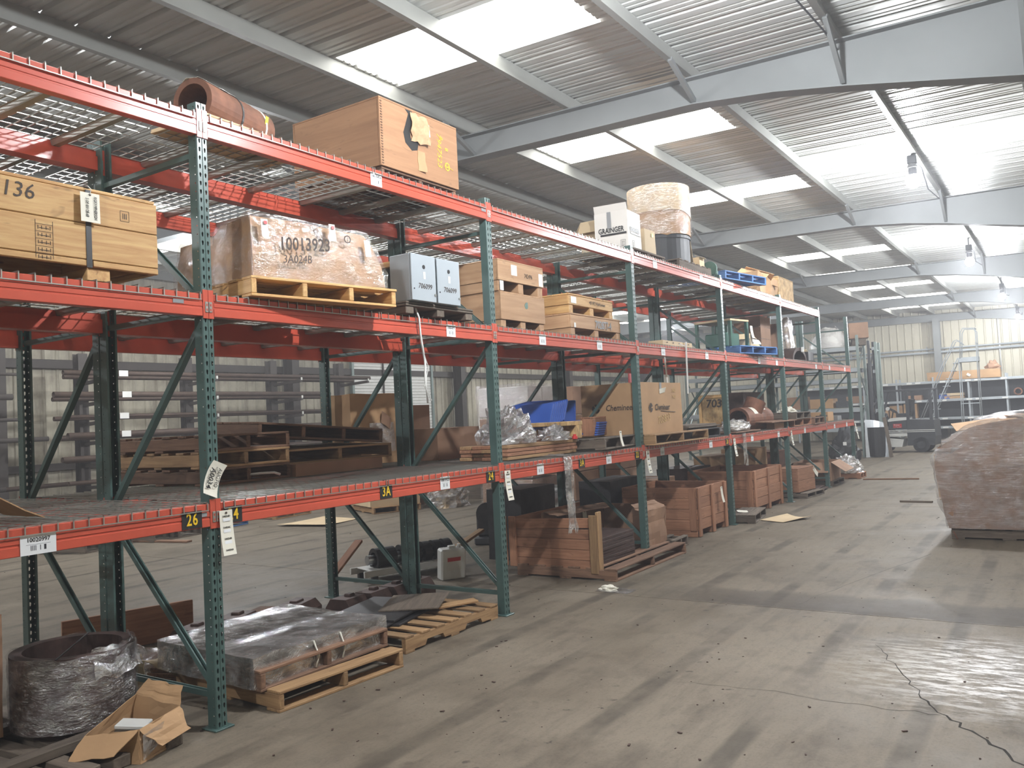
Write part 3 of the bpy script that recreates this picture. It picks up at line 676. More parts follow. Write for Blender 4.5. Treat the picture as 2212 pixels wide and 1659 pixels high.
pallet('weathered pallet under the big torn plywood box', (-.66, 5.395, D3), 0, 'oldwood', .94, .96, 6, 3, 3, sh=.082)
# parts around the second and third posts
def arrows(t, x, y, z, rot, s=.05):
    b = B()
    for k in (-.25, .25): b.box((k*s, 0, 0), (.1*s, .9*s, .0006)); b.add([((k-.14)*s, .35*s, 0), ((k+.14)*s, .35*s, 0), (k*s, .65*s, 0)], [(0, 1, 2)])
    b.box((0, -.6*s, 0), (.9*s, .1*s, .0006))
    for e in (-1, 1): b.box((e*.72*s, 0, 0), (.07*s, 1.9*s, .0006)).box((0, e*.95*s, 0), (1.5*s, .07*s, .0006))
    stuff(b.obj('up_arrows', 'blackprint', t, (x, y, z), rot))
gb = carton('white GRAINGER box with grey tape on the top level', (-.31, 9.31, D3+.062), .05, (.43, .41, .46), 'cardw', 0, False)
gy = -.213; gx = .221
txt('GRAINGER', .088, gb, (0, gy, .235), FY, 'blackprint', bold=.0016, sx=.78); board('print_bar', (.34, .001, .022), 'blackprint', gb, (.03, gy, .185), ch=.0002)
board('tape_strip', (.05, .0015, .2), 'tape', gb, (-.02, gy-.002, .36), ch=.0003); arrows(gb, .15, gy-.001, .06, FY, .042)
txt('GRAINGER', .08, gb, (gx, 0, .235), FX, 'tape', bold=.0014, sx=.74); board('print_bar', (.001, .3, .018), 'tape', gb, (gx, .02, .19), ch=.0002); arrows(gb, gx+.0005, -.06, .06, FX, .042)
o = board('flap', (.42, .005, .1), 'cardw', gb, (0, -.205, .5), (.25, 0, .05), .001)
c = carton('small tan carton with green sticker beside the white GRAINGER box', (-.22, 9.72, D3+.062), -.03, (.3, .3, .3), 'cardpale', 0, True); board('sticker', (.001, .06, .05), 'limey', c, (.157, .06, .24), ch=.0002)
c = carton('tan carton with raised flap behind the white GRAINGER box', (-.72, 9.75, D3+.062), 0, (.42, .5, .5), 'cardpale', 60)
crate('low board skid under the white GRAINGER box', (-.42, 9.55, D3), 0, (.8, 1.0, .058), 'greywood', 1, False, .03, cat='skid', name='wooden_skid', nr=3)
pallet('dark grey pallet under the black drum', (-.53, 11.2, D3), PI/2, 'greywood', 1.2, .95, 6, 3, 3)
t = thing('round_drum', 'black round drum on the top level under wrapped cardboard and a pale wooden ring', 'drum', (-.5, 11.05, D3+PH+.002))
B().tube((0, 0, 0), (0, 0, .38), .4, 36).tube((0, 0, .33), (0, 0, .37), .415, 36).obj('drum_body', 'dark', t)
t2 = thing('round_carton', 'tan cardboard collar with a hanging flap on the black drum', 'carton', (-.5, 11.05, D3+PH+.385))
B().grid(lambda u, v: (.42*math.cos(2*PI*u), .42*math.sin(2*PI*u), .34*v-.05*(1-v)*max(0, nz((math.cos(2*PI*u)*2, math.sin(2*PI*u)*2, 0)))), 40, 3).obj('collar', 'card', t2, solid=.008)
B().grid(lambda u, v: ((.43+.06*v)*math.cos(.75+.35*u), (.43+.06*v)*math.sin(.75+.35*u), .1-.62*v), 4, 6).obj('flap', 'cardpale', t2, solid=.006)
t3 = thing('wooden_ring', 'pale plywood reel wrapped in clear film topping the cardboard collar', 'reel', (-.5, 11.05, D3+PH+.73))
B().grid(lambda u, v: (.43*math.cos(2*PI*u), .43*math.sin(2*PI*u), -.02+.37*v-.12*(1-v)*max(0, math.sin(2*PI*u+.4))), 40, 5).obj('hoop', 'cardpale', t3, solid=.012)
B().tube((0, 0, .3), (0, 0, .33), .425, 36).obj('disc', 'ply', t3)
B().grid(lambda u, v: ((.442+.01*nz((u*9, v*3, 0)))*math.cos(2*PI*u), (.442+.01*nz((u*9, v*3, 1)))*math.sin(2*PI*u), -.35+.7*v), 48, 6).obj('stretch_wrap', 'filmthin', t3, smooth=True)
c = carton('small pale carton at the end of the dark grey pallet with papers on it', (-.26, 11.68, D3+PH+.004), .1, (.22, .26, .15), 'cardpale'); board('paper', (.15, .2, .002), 'paper', c, (.1, -.02, .16), (0, .35, .1), .0005)
t = thing('pipe_elbow', 'round grey-green flanged pipe end on the top level beside the blue pallet', 'pipe', (-.15, 12.0, D3+.16))
B().tube((0, -.02, 0), (0, .02, 0), .11, 20).tube((0, .02, -.01), (0, .16, -.05), .07, 16).obj('flange', 'greenmach', t); B().tube((.0, .0, -.06), (0, .1, -.15), .05, 12).obj('foot', 'dark', t)
pallet('blue pallet tilted on the top level beyond the third post', (-.42, 13.02, D3+.05), -.28, 'bluewood', 1.1, 1.1, 6, 3, 4, (-.03, .04))
sheetpile('plank_pile', 'short pile of planks propping the blue pallet on the top level', 'planks', (-.5, 13.2, D3), .1, (.8, .5, .048), 2, 'greywood', 'plank')
c = carton('slumped brown cardboard heap on the top level next to the chipboard box', (-.5, 14.6, D3), .06, (.85, 1.25, .36), 'card', 0, False, sag=.05, seed=4)
for i, (a, y, z) in enumerate(((.5, -.3, .33), (-.4, .15, .36), (.3, .45, .34))): board('loose_flap', (.5, .5, .008), 'card', c, (.2, y, z), (a, .35, .4*i), .002)
t = thing('chipboard_box', 'square chipboard box on the top level near the rack end', 'box', (-.53, 15.86, D3))
for s in (-1, 1): board('panel', (.016, .96, .42), 'osb', t, (s*.42, 0, .21)); board('panel', (.82, .016, .42), 'osb', t, (0, s*.47, .21))
board('lid', (.86, .97, .016), 'osb', t, (0, 0, .43))
sheetpile('plank_pile', 'dark planks laid on the top level at the rack end', 'planks', (-.5, 17.0, D3), 0, (.5, 1.1, .04), 2, 'greywood', 'plank')

# ================================================================ MIDDLE LEVEL, aisle rack
t = thing('pine_crate', 'long fresh pine crate strapped in black on the middle level at far left', 'crate', (-.53, 1.78, D2))
for i, (x, w) in enumerate(((0, .13), (0, .13), (0, .13))): board('skid_block', (.95, w, .068), 'pine', t, (0, (-.75, -.02, .72)[i], .034))
z = .07
for h, yy in ((.036, 2.12), (.19, 2.12), (.172, 2.12)):
    for s in (-1, 1):
        if s > 0 and h < .1: board('plank', (.03, 1.72, h-.003), 'pine', t, (.48, -.2, z+h/2)); board('plank', (.03, .38, h-.003), 'pine', t, (.48, .87, z+h/2))
        else: board('plank', (.03, yy, h-.003), 'pine', t, (s*.48, 0, z+h/2))
    for s in (-1, 1): board('end_plank', (.925, .03, h-.003), 'pine', t, (0, s*1.043, z+h/2))
    z += h
for i in range(5): board('lid_board', (.193, 2.1, .018), 'pine', t, (-.39+.196*i, 0, z+.01), ch=.003)
for y in (.66, -.8): B().box((.497, y, .27), (.002, .03, .41)).box((0, y, z+.021), (.996, .03, .002)).obj('strap', 'strap', t)
txt('69136', .11, t, (.4965, .25, .405), FX, 'ink', shear=.15); txt('69136', .1, t, (0, -1.0595, .41), FY, 'ink')
st = B()
for k in range(5):
    zz = .255-.037*k; st.box((.4958, .43, zz), (.0008, .085, .0018)); st.box((.4958, .43, zz-.02), (.0008, .05, .0035))
    for q in (.40, .418, .44, .46): st.box((.4958, q, zz-.017), (.0008, .003, .018))
for q in (.387, .473): st.box((.4958, q, .18), (.0008, .002, .19))
stuff(st.obj('heat_stamp', 'ink', t))
st = B()
for q in (.84, .89): st.box((.4958, q, .37), (.0008, .002, .056))
for zz in (.342, .398): st.box((.4958, .865, zz), (.0008, .05, .002))
for q in (.855, .865, .875): st.box((.4958, q, .37), (.0008, .004, .03))
stuff(st.obj('ink_stamp', 'ink', t))
h = thing('paper_tag', 'handwritten paper tag tied to the long pine crate', 'tag', (-.018, 2.44, D2+.475), (0, 0, 0))
B().grid(lambda u, v: (.004+.004*v, -.052+.104*u, -.02-.155*v), 2, 4).obj('tag_sheet', 'paper', h, solid=.001); B().tube((.004, 0, -.03), (.007, 0, -.03), .006, 8).obj('eyelet', 'ink', h); B().path([(.006, 0, -.03), (.01, .005, 0), (-.01, .0, .02)], .0018, 5).obj('string', 'white', h)
txt('RIGKY MPHERSON', .024, h, (.0095, .026, -.098), (PI/2, PI/2, PI/2), 'blackprint', shear=.2, sx=.62); txt('5 OF AN OE-68', .024, h, (.0095, -.018, -.098), (PI/2, PI/2, PI/2), 'blackprint', shear=.2, sx=.62)

pallet('fresh pallet on the middle level under the wrapped carton 10013923', (-.40, 4.06, D2), -.16, 'pine', 1.1, 1.14, 7, 3, 4)
def slope_end(p):
    x, y, z = p; k = z/.4; return (x-.05*k*k*(1 if x > 0 else -1), y-(.13*k*k if y > 0 else 0)-(.0 if y > -.3 else -.02*k), z-(.05 if (y < -.3 and x < .1 and z > .3) else 0)-.04*max(0, y)*k)
t = thing('wrapped_carton', 'film-wrapped carton marked 10013923 overhanging the middle level on a pallet', 'carton', (-.41, 4.055, D2+PH+.003), (0, 0, -.16))
wrinkled_box((1.02, 1.04, .4), 14, .006, 3, 2, fn=slope_end).obj('carton_body', 'card', t)
def lw(p): q = slope_end(p); return q
wrinkled_box((1.06, 1.08, .415), 22, .02, 7, 5, fn=lw).obj('stretch_wrap', 'filmthin', t, smooth=True)
xf = .548
def onface(s, size, y, z, **k): txt(s, size, t, (xf-.006-.05*(z/.4)**2+.012, y, z), (PI/2, -.08, PI/2), 'ink', **k)
onface('10013923', .12, -.15, .235, bold=.0015, shear=.1, sx=.82); onface('3A024B', .075, -.22, .13, shear=.2, sx=.9); onface('1', .045, .2, .315); onface('O', .08, .2, .315)
txt('3A24B', .08, t, (.38, -.05, .425), (0, 0, PI/2), 'ink')
for y, zt in ((-.44, .31), (.07, .345), (.36, .27)):
    board('caution_label', (.0012, .045, .12), 'white', t, (xf-.012, y, zt), (0, -.16, -.12), .0003); board('red_mark', (.0014, .022, .022), 'redprint', t, (xf-.009, y+.004, zt+(.035 if y < .2 else -.04)), (0, -.16, -.1), .0003)
# enclosures, duct and low skid
crate('low dark skid on the middle level under the grey enclosures', (-.42, 5.25, D2), 0, (1.0, .85, .075), 'greywood', 1, True, .055, cat='skid', name='wooden_skid')
for i, y in enumerate((5.0, 5.31)):
    t = thing('electrical_enclosure', ('nearer of two grey metal enclosures marked 706099, left of its twin' if i == 0 else 'second grey metal enclosure marked 706099, beside the tall green post'), 'enclosure', (.0, y, D2+.097), 0, 'grey electrical enclosures')
    B().cham((.2, .292, .36), .006, (0, 0, .18)).obj('cabinet', 'greybox', t); B().cham((.016, .29, .358), .005, (.11, 0, .18)).obj('door', 'greybox', t)
    B().tube((.117, .0, .265), (.1205, 0, .265), .016, 18).obj('knockout', 'blackprint', t); board('rating_label', (.001, .026, .055), 'white', t, (.119, .005, .2), ch=.0003)
    txt('706099', .058, t, (.1195, .01, .115), FX, 'ink', shear=.15, sx=.95); B().tube((.117, .125, .06), (.128, .125, .06), .009, 10).obj('latch', 'zinc', t)
    B().cham((.004, .05, .04), .001, (.03, .09, -.02)).tube((.03, .09, -.03), (.034, .09, -.03), .01, 8).obj('mounting_lug', 'greybox', t); B().tube((.117, -.12, .09), (.121, -.12, .09), .006, 8).obj('screw', 'blackprint', t)
t = thing('grey_duct', 'large grey cylinder lying behind the nearer grey enclosure', 'cylinder', (-.6, 4.93, D2+.097+.14))
B().tube((-.4, 0, 0), (.44, 0, 0), .132, 28).obj('tube_body', 'greypipe', t, smooth=False); B().tube((.40, 0, 0), (.445, 0, 0), .142, 28).obj('end_collar', 'greypipe', t)
for y in (-.12, .12): board('cradle_wedge', (.7, .05, .06), 'oldwood', t, (0, y, -.11))
t = tag(board('timber_batten', (.8, .13, .045), 'pine', None, (-.48, 4.93, D2+.40)), 'short pine batten lying across the grey cylinder', 'batten')
t = thing('power_cable', 'white cord hanging from the middle level past the grey enclosures', 'cord', (.02, 5.02, D2))
B().path([(-.1, -.05, .09), (.0, -.02, .06), (.012, .0, -.02), (.012, .01, -.15), (.016, .03, -.28), (.014, .05, -.36), (.016, .04, -.5), (.014, .06, -.68)], .009, 6).obj('cord_run', 'white', t, smooth=True)
B().path([(.016, .03, -.28), (.02, .08, -.4), (.014, .03, -.55), (.02, .1, -.66)], .004, 5).obj('loose_strand', 'white', t)
# plywood crates
def stamp(t, x, y, z, w, h, mat='white'): return board('paper_label', (.001, w, h), mat, t, (x, y, z), ch=.0003)
def plybox(label, loc, rz, d, mat='ply', blocks=0, top=True, name='plywood_crate'):
    t = thing(name, label, 'crate', loc, rz); X, Y, Z = d
    if blocks:
        for y in (-Y/2+.05, 0, Y/2-.05): board('skid_block', (X*.97, .085, blocks), mat, t, (0, y, blocks/2))
    h = Z-blocks
    for s in (-1, 1): board('side_panel', (.016, Y, h), mat, t, (s*(X/2-.008), 0, blocks+h/2), ch=.002); board('end_panel', (X-.034, .016, h), mat, t, (0, s*(Y/2-.008), blocks+h/2), ch=.002)
    board('lid', (X, Y, .014), mat, t, (0, 0, Z+.007), ch=.002); board('edge_batten', (.02, Y, .03), mat, t, (X/2-.02, 0, blocks+.016)); return t
t = plybox('lower plywood crate with a green mark on the middle level past the second post', (-.57, 6.82, D2), 0, (.84, .78, .345), 'ply', .095)
B().tube((.42, .05, .25), (.4215, .05, .25), .03, 12).obj('green_mark', 'greenmach', t); B().cham((.002, .03, .05), .001, (.421, .06, .26)).obj('green_mark', 'greenmach', t)
t = plybox('upper plywood crate with paper labels stacked on the green-marked crate', (-.57, 6.81, D2+.361), 0, (.84, .8, .285), 'ply', .1)
stamp(t, .421, -.13, .215, .1, .1); stamp(t, .421, .35, .17, .075, .125); txt('742496', .06, t, (.4215, .12, .18), FX, 'ink', sx=.8); stamp(t, .421, -.35, .05, .06, .09)
t = crate('lower pine crate marked 702877-4 on the middle level before the third post', (-.54, 8.24, D2), 0, (.86, 1.16, .23), 'ply', 1, True, .09)
txt('702877-4', .12, t, (.4335, .15, .15), FX, 'tape', bold=.003, sx=.85); stamp(t, .4335, -.5, .12, .04, .05)
t = crate('upper pale crate with red tape stacked on the crate marked 702877-4', (-.56, 8.2, D2+.252), .02, (.84, 1.06, .19), 'pine', 1, True, .085)
board('red_tape', (.07, .001, .11), 'redprint', t, (0, -.531, .14), ch=.0003); board('paper_label', (.12, .001, .07), 'white', t, (.2, -.531, .14), ch=.0003); txt('W-8', .045, t, (-.2, -.5315, .14), FY, 'ink')
stamp(t, .4215, -.43, .14, .12, .07); txt('+B W2 PuHomen', .055, t, (.4225, .12, .14), FX, 'ink', shear=.2)
for i, (y, w) in enumerate(((10.42, .66), (10.95, .27))):
    c = carton(('long low tan carton in the third bay of the middle level' if i == 0 else 'short low tan carton right of the long low carton'), (-.24, y, D2), 0, (.2, w, .085), 'cardpale', 0, False)
    for q in range(3 if i == 0 else 1): board('tear_slot', (.001, .04, .012), 'ink', c, (.106, -.2+.2*q if i == 0 else 0, .06), ch=.0002)
t = thing('plastic_conduit', 'pale plastic tube hanging from the middle level in the third bay', 'tube', (.02, 10.47, D2)); B().tube((0, 0, .06), (0, -.03, -.62), .012, 8).obj('tube_run', 'white', t); B().path([(0, 0, .0), (-.1, .02, .04)], .008, 5).obj('tie', 'white', t)
t = thing('plastic_conduit', 'second pale tube beside the one hanging in the third bay', 'tube', (-.25, 10.38, D2)); B().tube((0, 0, -.12), (.0, .06, -.66), .012, 8).obj('tube_run', 'white', t); B().path([(0, 0, -.12), (0, -.02, -.02)], .004, 5).obj('tie', 'white', t)
pallet('blue pallet with machine parts on the middle level, fourth bay', (-.44, 13.45, D2), -.2, 'bluewood', 1.1, 1.2, 6, 3, 4)
t = thing('machine_part', 'green box-framed machine part on the blue pallet of the middle level', 'machine', (-.42, 13.12, D2+PH+.003), -.2)
for x in (-.3, .3):
    for y in (-.25, .25): board('post', (.05, .05, .4), 'greenmach', t, (x, y, .2))
B().cham((.66, .56, .03), .004, (0, 0, .415)).obj('table', 'cardpale', t); B().cham((.4, .4, .22), .02, (0, 0, .115)).tube((0, 0, .22), (0, 0, .36), .11, 14).obj('housing', 'greenmach', t)
hang_tag('white tag on the green machine part', (.0, 13.3, D2+.46), .12, .2, 2)
c = carton('open small tan carton beside the green machine part', (-.3, 13.75, D2+PH+.003), .2, (.3, .26, .24), 'cardpale', 50)
for i in range(4):
    t = thing('cloth_sack', ('pale', 'grey', 'white', 'tan')[i]+' bag of parts piled at the far end of the blue pallet', 'bag', (-.22-.14*(i % 2), 13.98+.03*i, D2+PH+.003+.075*(i//2)+.005), .5*i); lump((.3, .22, .1), .2, 3, i+3, 14, 6).obj('bag', ('cardpale', 'tape', 'white', 'paper')[i], t, smooth=True)
c = carton('tall dark-brown carton standing in the fifth bay of the middle level', (-.75, 15.75, D2), 0, (.5, .62, .84), 'card2', 0, False, seed=3)
for k in range(3): board('wrap_band', (.505, .625, .02), 'filmthin', c, (0, 0, .2+.22*k), ch=.002)
t = thing('wrapped_board', 'tall narrow panel wrapped in silvery film leaning in the fifth bay', 'panel', (-.33, 16.72, D2+.22), (.0, -.06, .12)); B().cham((.08, .48, .62), .01, (0, 0, .31)).obj('board', 'cardpale', t); wrinkled_box((.11, .51, .64), 12, .018, 9, 8).obj('stretch_wrap', 'filmv', t, smooth=True)
c = carton('brown carton standing behind the silvery wrapped panel', (-.78, 16.95, D2+.002), 0, (.4, .5, .78), 'card2', 0, False, seed=7)
t = thing('pipe_saddle', 'rusty half-round saddle on the middle level under the silvery panel', 'steel part', (-.4, 16.5, D2))
B().prism([(.5*math.cos(a), .26*math.sin(a)) for a in [PI*i/12 for i in range(13)]]+[(.42*math.cos(a), .2*math.sin(a)) for a in [PI-PI*i/12 for i in range(13)]], -.3, .3, 'x').obj('arch', 'rustdark', t); board('base', (.62, 1.02, .02), 'rustdark', t, (0, 0, .012)); B().cham((.05, .05, .1), .01, (.33, .1, .22)).obj('lug', 'white', t)
t = crate('dark metal bin with grey rim on the middle level at the rack end', (-.45, 17.25, D2), 0, (.75, .42, .2), 'steel', 1, False, .02, cat='bin', name='metal_bin')
t = sheetpile('cardboard_pile', 'flat pale cardboard pile on top of the dark metal bin', 'cardboard', (-.45, 17.25, D2+.205), .2, (.6, .35, .05), 3, 'cardpale')
# ================================================================ LOWEST LEVEL, aisle rack
t = thing('cardboard_sheet', 'bent cardboard sheet on the lowest level at the left edge', 'cardboard', (-.45, 2.3, D1), 0)
B().grid(lambda u, v: (-.25+.5*v, -.75+.75*u-.04*v, .008+.60*(1-u)**1.15*(1-.15*v)+.01*nz((u*3, v*3, 0))), 8, 5).obj('sheet', 'card', t, solid=.006)
T34 = thing('paper_tag', 'white auction tag A0034 stuck to the first tall green post', 'tag', (.006, 3.115, 1.44), (-.4, 0, 0))
B().grid(lambda u, v: (.004+.012*(2*v-1)**2, -.05+.1*u+.012*(2*v-1)**2, .1-.2*v), 3, 8).obj('tag_sheet', 'paper', T34, solid=.001)
txt('AUCTIO', .036, T34, (.017, .024, .01), (PI/2, PI/2, PI/2), 'blackprint', sx=.85); txt('LOT #', .014, T34, (.017, .0, .05), (PI/2, PI/2, PI/2), 'blackprint'); txt('A0034', .046, T34, (.017, -.02, -.005), (PI/2, PI/2, PI/2), 'blackprint', bold=.0006)
for y, nm in ((3.19, 'four-line paper tag hung from the low beam at the first tall post'), (6.15, 'four-line paper tag hung from the low beam at the second post'), (9.09, 'four-line paper tag hung from the low beam at the third post'), (12.13, 'four-line paper tag hung from the low beam at the fourth post'), (15.15, 'four-line paper tag hung from the low beam at the fifth post'), (20.42, 'four-line paper tag hung at the last post of the aisle rack')):
    hang_tag(nm, (.016, y, ZB[1]+.085), .09, .26)
hang_tag('second paper tag hanging from the last post, below the first', (.03, 20.5, ZB[1]-.05), .09, .26)
# bay past the second post
rr = random.Random(3)
for i in range(4):
    for j in range(4):
        tag(board('wooden_plank', (.135, 1.34+rr.uniform(-.05, .03), .032), 'redwood' if (i+j) % 3 else 'wood', None, (-.3-.14*j+rr.uniform(-.006, .006), 7.2+rr.uniform(-.02, .02), D1+.019+.036*i), (0, 0, rr.uniform(-.006, .006))), 'brown plank of the neat stack past second post, %s layer, %s row from aisle' % (('bottom', 'second', 'third', 'top')[i], ('first', 'second', 'third', 'fourth')[j]), 'plank', 'planks stacked on the lowest level')
def film_heap(label, loc, rz, d, seed, mat='filmv', amp=.4, name='plastic_film'):
    t = thing(name, label, 'plastic film', loc, rz); lump(d, amp, 2.6, seed, 26, 14).obj('crumpled_film', mat, t, smooth=False)
    lump((d[0]*.85, d[1]*.8, d[2]*.82), amp, 3.4, seed+2, 22, 10).obj('inner_fold', mat, t, smooth=False); return t
film_heap('large crumpled heap of clear film on the plank stack', (-.45, 6.88, D1+.15), .2, (.5, .62, .34), 4)
film_heap('smaller fold of clear film at the right end of the plank stack', (-.3, 7.5, D1+.15), .5, (.3, .42, .14), 9)
t = thing('orange_cap', 'small bright orange cap on the plank stack', 'cap', (-.12, 7.63, D1+.15)); B().tube((0, 0, 0), (0, 0, .03), .03, 14).tube((0, 0, .03), (0, 0, .05), .018, 12).obj('cap_body', 'redprint', t)
for i, (y, z, rx, l) in enumerate(((7.78, .3, 0, 'upper pale chipboard strip lying across the plank stack'), (7.86, .2, .0, 'lower pale chipboard block against the plank stack'))):
    tag(board('chipboard_piece', (.5, .32 if i == 0 else .12, .045 if i == 0 else .14), 'osb', None, (-.42, y-.04, D1+.152+(.16 if i == 0 else .07)), (rx, 0, 0)), l, 'board')
t = thing('blue_box_stack', 'blue plastic folded boxes heaped behind the chipboard pieces', 'boxes', (-.72, 8.1, D1+.16), .1)
for i in range(8): board('folded_box', (.5, .035, .3), 'blue', t, (0, -.42+.05*i, .24+.008*i), (-.5-.03*i, 0, .02*i), .006)
for i in range(6): board('folded_box', (.3, .4, .022), 'blue', t, (.3, .42+.02*i, .02+.026*i), (0, .12, .15), .006)
board('folded_box', (.55, .03, .34), 'blue', t, (-.1, .38, .24), (-.12, 0, 0), .006)
pallet('weathered pallet with a white tag on the lowest level before the third post', (-.5, 8.4, D1), .12, 'greywood', 1.0, 1.0, 6, 3, 3, (0, -.03))
hang_tag('white curved tag on the weathered pallet of the lowest level', (.04, 8.36, D1+.2), .05, .17, 0)
t = crate('small reddish wooden box leaning on the tall cardboard box', (-.42, 8.62, D1+.15), .2, (.16, .52, .2), 'redwood', 1, True, 0)
pallet('chipboard-topped pallet overhanging the lowest level under the tall cardboard box', (-.44, 9.93, D1), 0, 'wood', 1.15, 1.72, 5, 3, 3)
bxm = thing('cardboard_box', 'tall brown box marked Chemineer on the lowest level past the third post', 'box', (-.42, 9.69, D1+PH+.002))
X, Y, Z = .80, 1.22, .62
wrinkled_box((X, Y, Z), 10, .003, 3, 2).obj('box_wall', 'card', bxm)
board('tape_strip', (.002, .06, .12), 'tape', bxm, (X/2+.003, -.04, Z-.06), ch=.0003)
B().grid(lambda u, v: (X/2+.004+.02*u*v, -.08+.16*u, Z-.14+.06*v+.02*u), 4, 3).obj('torn_tape', 'paper', bxm, solid=.002)
def logo(t, x, y, z, rot, s=.05):
    b = B()
    for a0, a1 in ((.3, 1.9), (2.4, 4.0), (4.5, 6.1)): b.add([(0, 0, 0)]+[(s*.55*math.cos(a0+(a1-a0)*i/6), s*.55*math.sin(a0+(a1-a0)*i/6), 0) for i in range(7)], [(0, i, i+1) for i in range(1, 7)])
    stuff(b.obj('round_logo', 'ink', t, (x, y, z), rot))
txt('Chemineer', .105, bxm, (X/2+.0055, -.02, .315), FX, 'ink', shear=.22, bold=.0012, sx=.95); logo(bxm, X/2+.0055, -.36, .315, FX, .1)
board('print_line', (.0006, .45, .008), 'ink', bxm, (X/2+.006, .15, .26), (-.05, 0, 0), .0001); txt('703893', .13, bxm, (X/2+.0055, .02, .17), (PI/2, -.12, PI/2), 'pchalk', shear=.1)
txt('Chemineer', .1, bxm, (.12, -Y/2-.0055, .33), FY, 'ink', shear=.22, bold=.0012, sx=.85); logo(bxm, -.2, -Y/2-.0055, .33, FY, .1)
txt('2983', .06, bxm, (X/2+.0055, .36, .52), FX, 'pchalk'); txt('7943', .06, bxm, (X/2+.0055, .36, .44), FX, 'pchalk')
# third bay: flat sheets
pallet('dark low pallet under the flat sheets in the third bay', (-.55, 11.2, D1), 0, 'steel', 1.0, 1.1, 5, 3, 3)
sheetpile('sheet_pile', 'pile of grey flat sheets on the lowest level in the third bay', 'sheets', (-.55, 11.2, D1+PH+.002), .03, (.95, 1.2, .06), 3, 'greywood', 'sheet', .05)
tag(board('timber_batten', (.06, .55, .03), 'greywood', None, (-.05, 11.1, D1+.018), (0, 0, .25)), 'loose grey batten at the front of the third bay', 'batten')
# fourth bay: rusty pipe parts
t = thing('steel_plate_box', 'tall dark rusty steel plate box behind the pipe tee', 'steel part', (-.82, 15.2, D1)); B().cham((.4, 1.2, .66), .01, (0, 0, .33)).obj('plate_body', 'rustdark', t); B().cham((.03, .5, .3), .005, (.215, -.5, .16), Matrix.Rotation(.3, 4, 'X')).obj('rib', 'rustdark', t)
t = thing('pipe_tee', 'large rusty pipe tee with an open upright mouth, on the lowest level', 'pipe', (-.42, 14.25, D1))
B().tube((0, -.62, .19), (.02, .66, .19), .2, 28, inner=.155).obj('run', 'rust', t); B().tube((0, 0, .22), (.1, .1, .5), .17, 28, inner=.125).obj('branch', 'rust', t)
for y in (-.3, .25): B().grid(lambda u, v, y=y: (.19*math.sin(.35+.8*v)+.016, y+.2*u, .19+.207*math.cos(.35+.8*v)), 3, 5).obj('paper_label', 'paper', t, solid=.001)
t = thing('film_roll', 'bundle of bags in shiny film at the front of the fourth bay', 'bundle', (-.2, 12.85, D1+.045), 0); lump((.34, 1.0, .16), .3, 2.6, 5, 28, 10).obj('film_wrap', 'filmv', t); lump((.28, .9, .13), .3, 2.6, 5, 20, 8).obj('bag', 'paper', t, smooth=True)
tag(board('wooden_board', (.5, 1.2, .02), 'oldwood', None, (-.24, 12.85, D1+.02)), 'thin brown board under the shiny film bundle', 'board')
for x, y, l in ((.022, 7.2, 'long ragged film hanging from the low beam to the broken crate'), (.022, 12.55, 'ragged film hanging from the low beam under the shiny bundle')):
    t = thing('hanging_film', l, 'plastic film', (x, y, D1)); H = .78 if y < 8 else .5
    B().grid(lambda u, v: (.012+.035*nz((u*3, v*4, y), 1)*v+.03*math.sin(v*9)*v*.3, (u-.5)*(.16 if v < .55 else .13+.3*(v-.55)*(1-abs(u-.5)))+.03*v+.02*nz((v*4, 2, y)), -H*v*(1-.25*abs(nz((u*9, 3, y), 1)))), 14, 24).obj('film_strip', 'filmv', t, smooth=True)
    B().grid(lambda u, v: (.012-.22*v, (u-.5)*(.16+.2*v), .006+.03*v*abs(nz((u*5, v*4, y), 1))), 10, 8).obj('film_fold', 'filmv', t, smooth=True)
pallet('reddish pallet on the lowest level in the fifth bay', (-.5, 14.35+1.7, D1), 0, 'redwood', 1.0, 1.2, 6, 3, 3)
c = carton('low brown carton in front on the lowest level beyond the pipe tee', (-.1, 14.62, D1), 0, (.14, .55, .1), 'card2', 0, False, sag=.004)
tag(board('wooden_board', (.3, 1.5, .018), 'oldwood', None, (-.1, 14.7, D1+.125), (0, .05, 0)), 'long thin board lying on the low brown carton', 'board')
for i, y in enumerate((15.9, 16.85)):
    pallet(('grey pallet stacked on the reddish pallet in the fifth bay' if i == 0 else 'dark pallet next to the reddish one near the rack end'), (-.48, (16.05, 17.2)[i], D1+(PH+.002 if i == 0 else 0)), .05*i, ('greywood', 'oldwood')[i], 1.0, 1.0, 6, 3, 3)
film_heap('white crumpled film on the grey pallet in the fifth bay', (-.3, 16.1, D1+2*PH+.006), .1, (.3, .9, .1), 13, 'paper', .3)
t = thing('steel_bracket', 'dark steel flange part topping the lowest level at the sixth post', 'steel part', (-.12, 17.95, D1)); B().cham((.12, .5, .03), .005, (0, 0, .13)).cham((.05, .2, .12), .01, (0, 0, .06)).obj('flange', 'rustdark', t); B().cham((.1, .1, .02), .003, (.0, .1, .155)).obj('lug', 'steel', t)
carton('small brown carton on the lowest level in the last bay', (-.5, 19.3, D1), 0, (.5, .5, .2), 'card'); carton('pale grey carton on the lowest level by the last post', (-.4, 19.9, D1), 0, (.4, .35, .1), 'tape')

